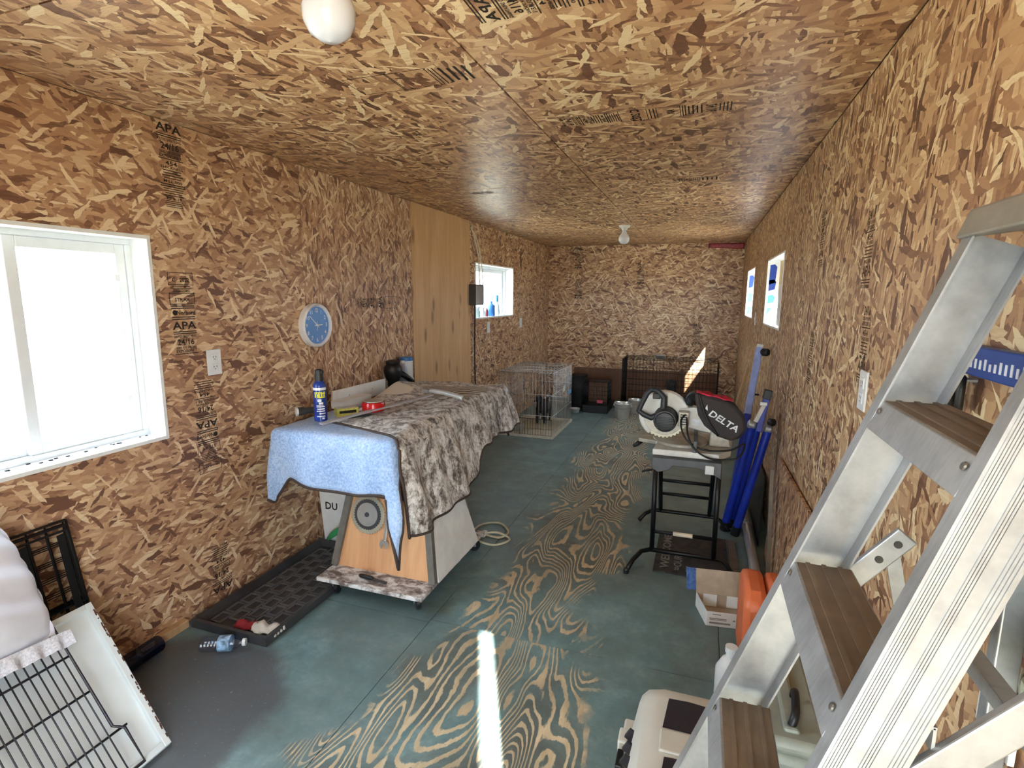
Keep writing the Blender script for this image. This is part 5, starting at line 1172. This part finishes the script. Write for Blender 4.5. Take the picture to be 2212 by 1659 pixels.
def rail(yfun, sgn, name, w=.074, fl_=.030, off=0):
    """channel: web on the outside (sgn=+1 far, -1 near), flanges turned inwards"""
    p0, p1 = Vector((fx(0.02), 0, 0.02)), Vector((fx(ZT), 0, ZT)); q = MB(); th = .003
    def P(p, a, y): return Vector((p.x, 0, p.z))+perp*a+Vector((0, yfun(p.z)+y, 0))
    prof = [(0, -sgn*0), (0, sgn*fl_), (w, sgn*fl_), (w, 0), (w-th, 0), (w-th, sgn*(fl_-th)), (th, sgn*(fl_-th)), (th, 0)]
    k = len(q.v); N = len(prof)
    for p in (p0, p1): q.v += [P(p, a, b) for a, b in prof]
    for j in range(N): q.f.append((j, (j+1) % N, N+(j+1) % N, N+j))
    q.f += [(0, 1, 6, 7), (1, 2, 5, 6), (2, 3, 4, 5), (N, N+7, N+6, N+1), (N+1, N+6, N+5, N+2), (N+2, N+5, N+4, N+3)]
    r = mesh(name, q, 'aluminium', ld)
    # extruded ribs on the outer face of the web
    rb_ = MB()
    for a in [w*f for f in (.06, .10, .14, .18, .22, .26, .46, .50, .54, .58, .78, .83, .88, .93)]:
        A, B = P(p0, a, sgn*(fl_+.0008)), P(p1, a, sgn*(fl_+.0008)); rb_.bar(A, B, .0018, .0016, (0, sgn, 0))
    mesh('web_ribs', rb_, 'aluminium', r)
    return r, P
rf, PF = rail(yf, 1, 'far_rail'); rn_, PN = rail(lambda z: yn(z)+.004, -1, 'near_rail', .066, .022)
q = MB(); za = Vector((fx(.93), 0, .93)); A = [PN(Vector((fx(z), 0, z)), a, -.0236) for z, a in ((.86, .020), (.86, .036), (.965, .037), (.975, .021))]
mesh('paint_smudge', MB().prism(A, (0, -.0006, 0)), 'paint_smudge', rn_)
for zz in (1.292, 1.027, .761, .496, .231):
    x0 = fx(zz); a, b = yn(zz)-.002, yf(zz)+.002; TD = .082; x1 = x0+TD
    tr = mesh('step', MB().prism([(x0+.002, a, zz), (x1, a, zz), (x1, a, zz-.004), (x0+.006, a, zz-.004), (x0+.006-SL*.036, a, zz-.040), (x0-.002-SL*.036, a, zz-.040)], (0, b-a, 0)), 'aluminium', ld, bevel=.0012)
    mesh('tread', MB().box(x0+.006, x1-.002, a+.002, b-.002, zz, zz+.0012), 'tread_grime', tr)
    q = MB()
    for k in range(3): q.box(x0+.018+.022*k, x0+.024+.022*k, a+.002, b-.002, zz+.0012, zz+.0032)
    mesh('tread_ridges', q, 'tread_grime', tr)
    mesh('rear_lip', MB().box(x1-.003, x1, a, b, zz-.028, zz), 'aluminium', tr)
    for yy, s in ((yn(zz)+.012, -1), (yf(zz)-.012, 1)): mesh('rivet', MB().lathe([(.005, 0), (.004, .0016), (0, .002)], (fx(zz-.012)-.0005, yy, zz-.012), -perp, 10), 'rivet', tr)
    mesh('rivet', MB().lathe([(.005, 0), (.004, .0018), (0, .0022)], (x0+.05, yf(zz)+.0258, zz-.10), (0, -1, 0), 10), 'rivet', tr)
mesh('top_cap', MB().prism([(2.400, yn(ZT)-.034, 1.520), (2.520, yn(ZT)-.034, 1.535), (2.520, yn(ZT)-.034, 1.575), (2.414, yn(ZT)-.034, 1.560)], (0, yf(ZT)-yn(ZT)+.07, 0)), plain('cap_grey', (150, 146, 138), .5, .3), ld, bevel=.004)
# rear legs, their brace and the folding spreader
def rx(z): return 2.475
for y, nm_ in ((yf(1.2)-.036, 'rear_leg'), (yn(1.0)+.036, 'rear_leg')):
    mesh(nm_, MB().bar((2.497, y, .012), (2.497, y, 1.55), .024, .030, (1, 0, 0)), 'aluminium', ld, bevel=.002)
for y in (.945, .575):
    s_ = mesh('spreader_arm', MB().bar((2.22, y, .860), (2.395, y, 1.078), .010, .034, (-.78, 0, .62)), 'aluminium', ld, bevel=.002)
    for k, f_ in enumerate((.93, .80) if y > .8 else ()):
        c_ = Vector((2.22, y, .860)).lerp(Vector((2.395, y, 1.078)), f_); mesh('bolt_hole', MB().lathe([(.006, 0), (.006, .001), (0, .001)], c_-Vector((0, .0052, 0)), (0, -1, 0), 12), 'outlet_slot', s_)
mesh('spreader_strut', MB().bar((2.378, .955, 1.055), (2.425, .96, .86), .004, .020, (1, 0, 0)), 'aluminium', ld)
mesh('rear_brace', MB().bar((2.430, .585, .985), (2.425, .94, .985), .024, .020), 'aluminium', ld, bevel=.002)
for y in (yf(0)+.014, yn(0)-.014): mesh('rubber_foot', MB().obox((fx(.03)+.045, y, .016), (.10, .036, .030)), 'black_plastic', ld, bevel=.006)

# ------------------------------------------------------------------ hung on the right wall behind the ladder
lv = thing('spirit_level', 'blue spirit level with white lettering fixed on the right wall', 'level', (RW-.02, 1.02, 1.33))
plain('level_blue', (40, 72, 150), .4)
bdy = mesh('level_body', MB().box(RW-.024, RW-.002, .80, 1.26, 1.312, 1.362), 'level_blue', lv, bevel=.003)
q = MB()
for k in range(22): q.box(RW-.0252, RW-.0242, .86+.016*k, .866+.016*k, 1.326, 1.336+.010*(rnd.random()))
mesh('level_print', q, 'label_white', bdy)
cl = thing('cord_coil', 'black cord coil hanging under the blue spirit level', 'cord', (RW-.03, 1.135, 1.24))
for y in (1.118, 1.152): mesh('loop', MB().tube([Vector((RW-.028, y, 1.277))+Vector((.004*math.cos(a), .011*math.cos(a), .028*math.sin(a))) for a in [2*math.pi*i/20 for i in range(20)]], .0065, 8, closed=True), 'black_cable', cl, smooth='all')
mesh('hook', MB().tube([(RW, 1.135, 1.300), (RW-.034, 1.135, 1.300), (RW-.038, 1.135, 1.306)], .004, 6), 'dull_steel', cl)
np_ = thing('notepad', 'small white spiral notepad hanging low on the right wall', 'notepad', (RW-.01, .93, .80))
mesh('pages', MB().prism([(RW-.012, .86, .79), (RW-.012, .955, .79), (RW-.012, .955, .885), (RW-.012, .86, .885)], (.008, 0, 0)), 'paper_white', np_)
for k in range(6): mesh('spiral_ring', MB().tube([Vector((RW-.008, .868+.016*k, .885))+Vector((.007*math.cos(a), 0, .007*math.sin(a))) for a in [2*math.pi*i/10 for i in range(10)]], .0014, 5, closed=True), 'dull_steel', np_)
q = MB()
pts = [(.875, .83), (.885, .845), (.892, .828), (.903, .848), (.912, .828), (.926, .842)]
for a, b in zip(pts[:-1], pts[1:]): q.bar((RW-.0125, a[0], a[1]), (RW-.0125, b[0], b[1]), .0022, .0006, (1, 0, 0))
mesh('scribble', q, 'ink', np_)
plain('bag_plastic', (176, 184, 170), .3, var=.35, scale=14)
mesh('plastic_bag', MB().grid(lambda u, v: (RW-.012-.045*math.sin(u*3.14)*math.sin(v*3.14)*(1+.5*noise.noise(Vector((u*5, v*5, 4)))), .655+.18*u+.01*noise.noise(Vector((v*6, 1, u*4))), .86+.24*v), 26, 22), 'bag_plastic', label='crumpled pale plastic bag hanging on the right wall near the notepad', cat='bag', solid=.003)
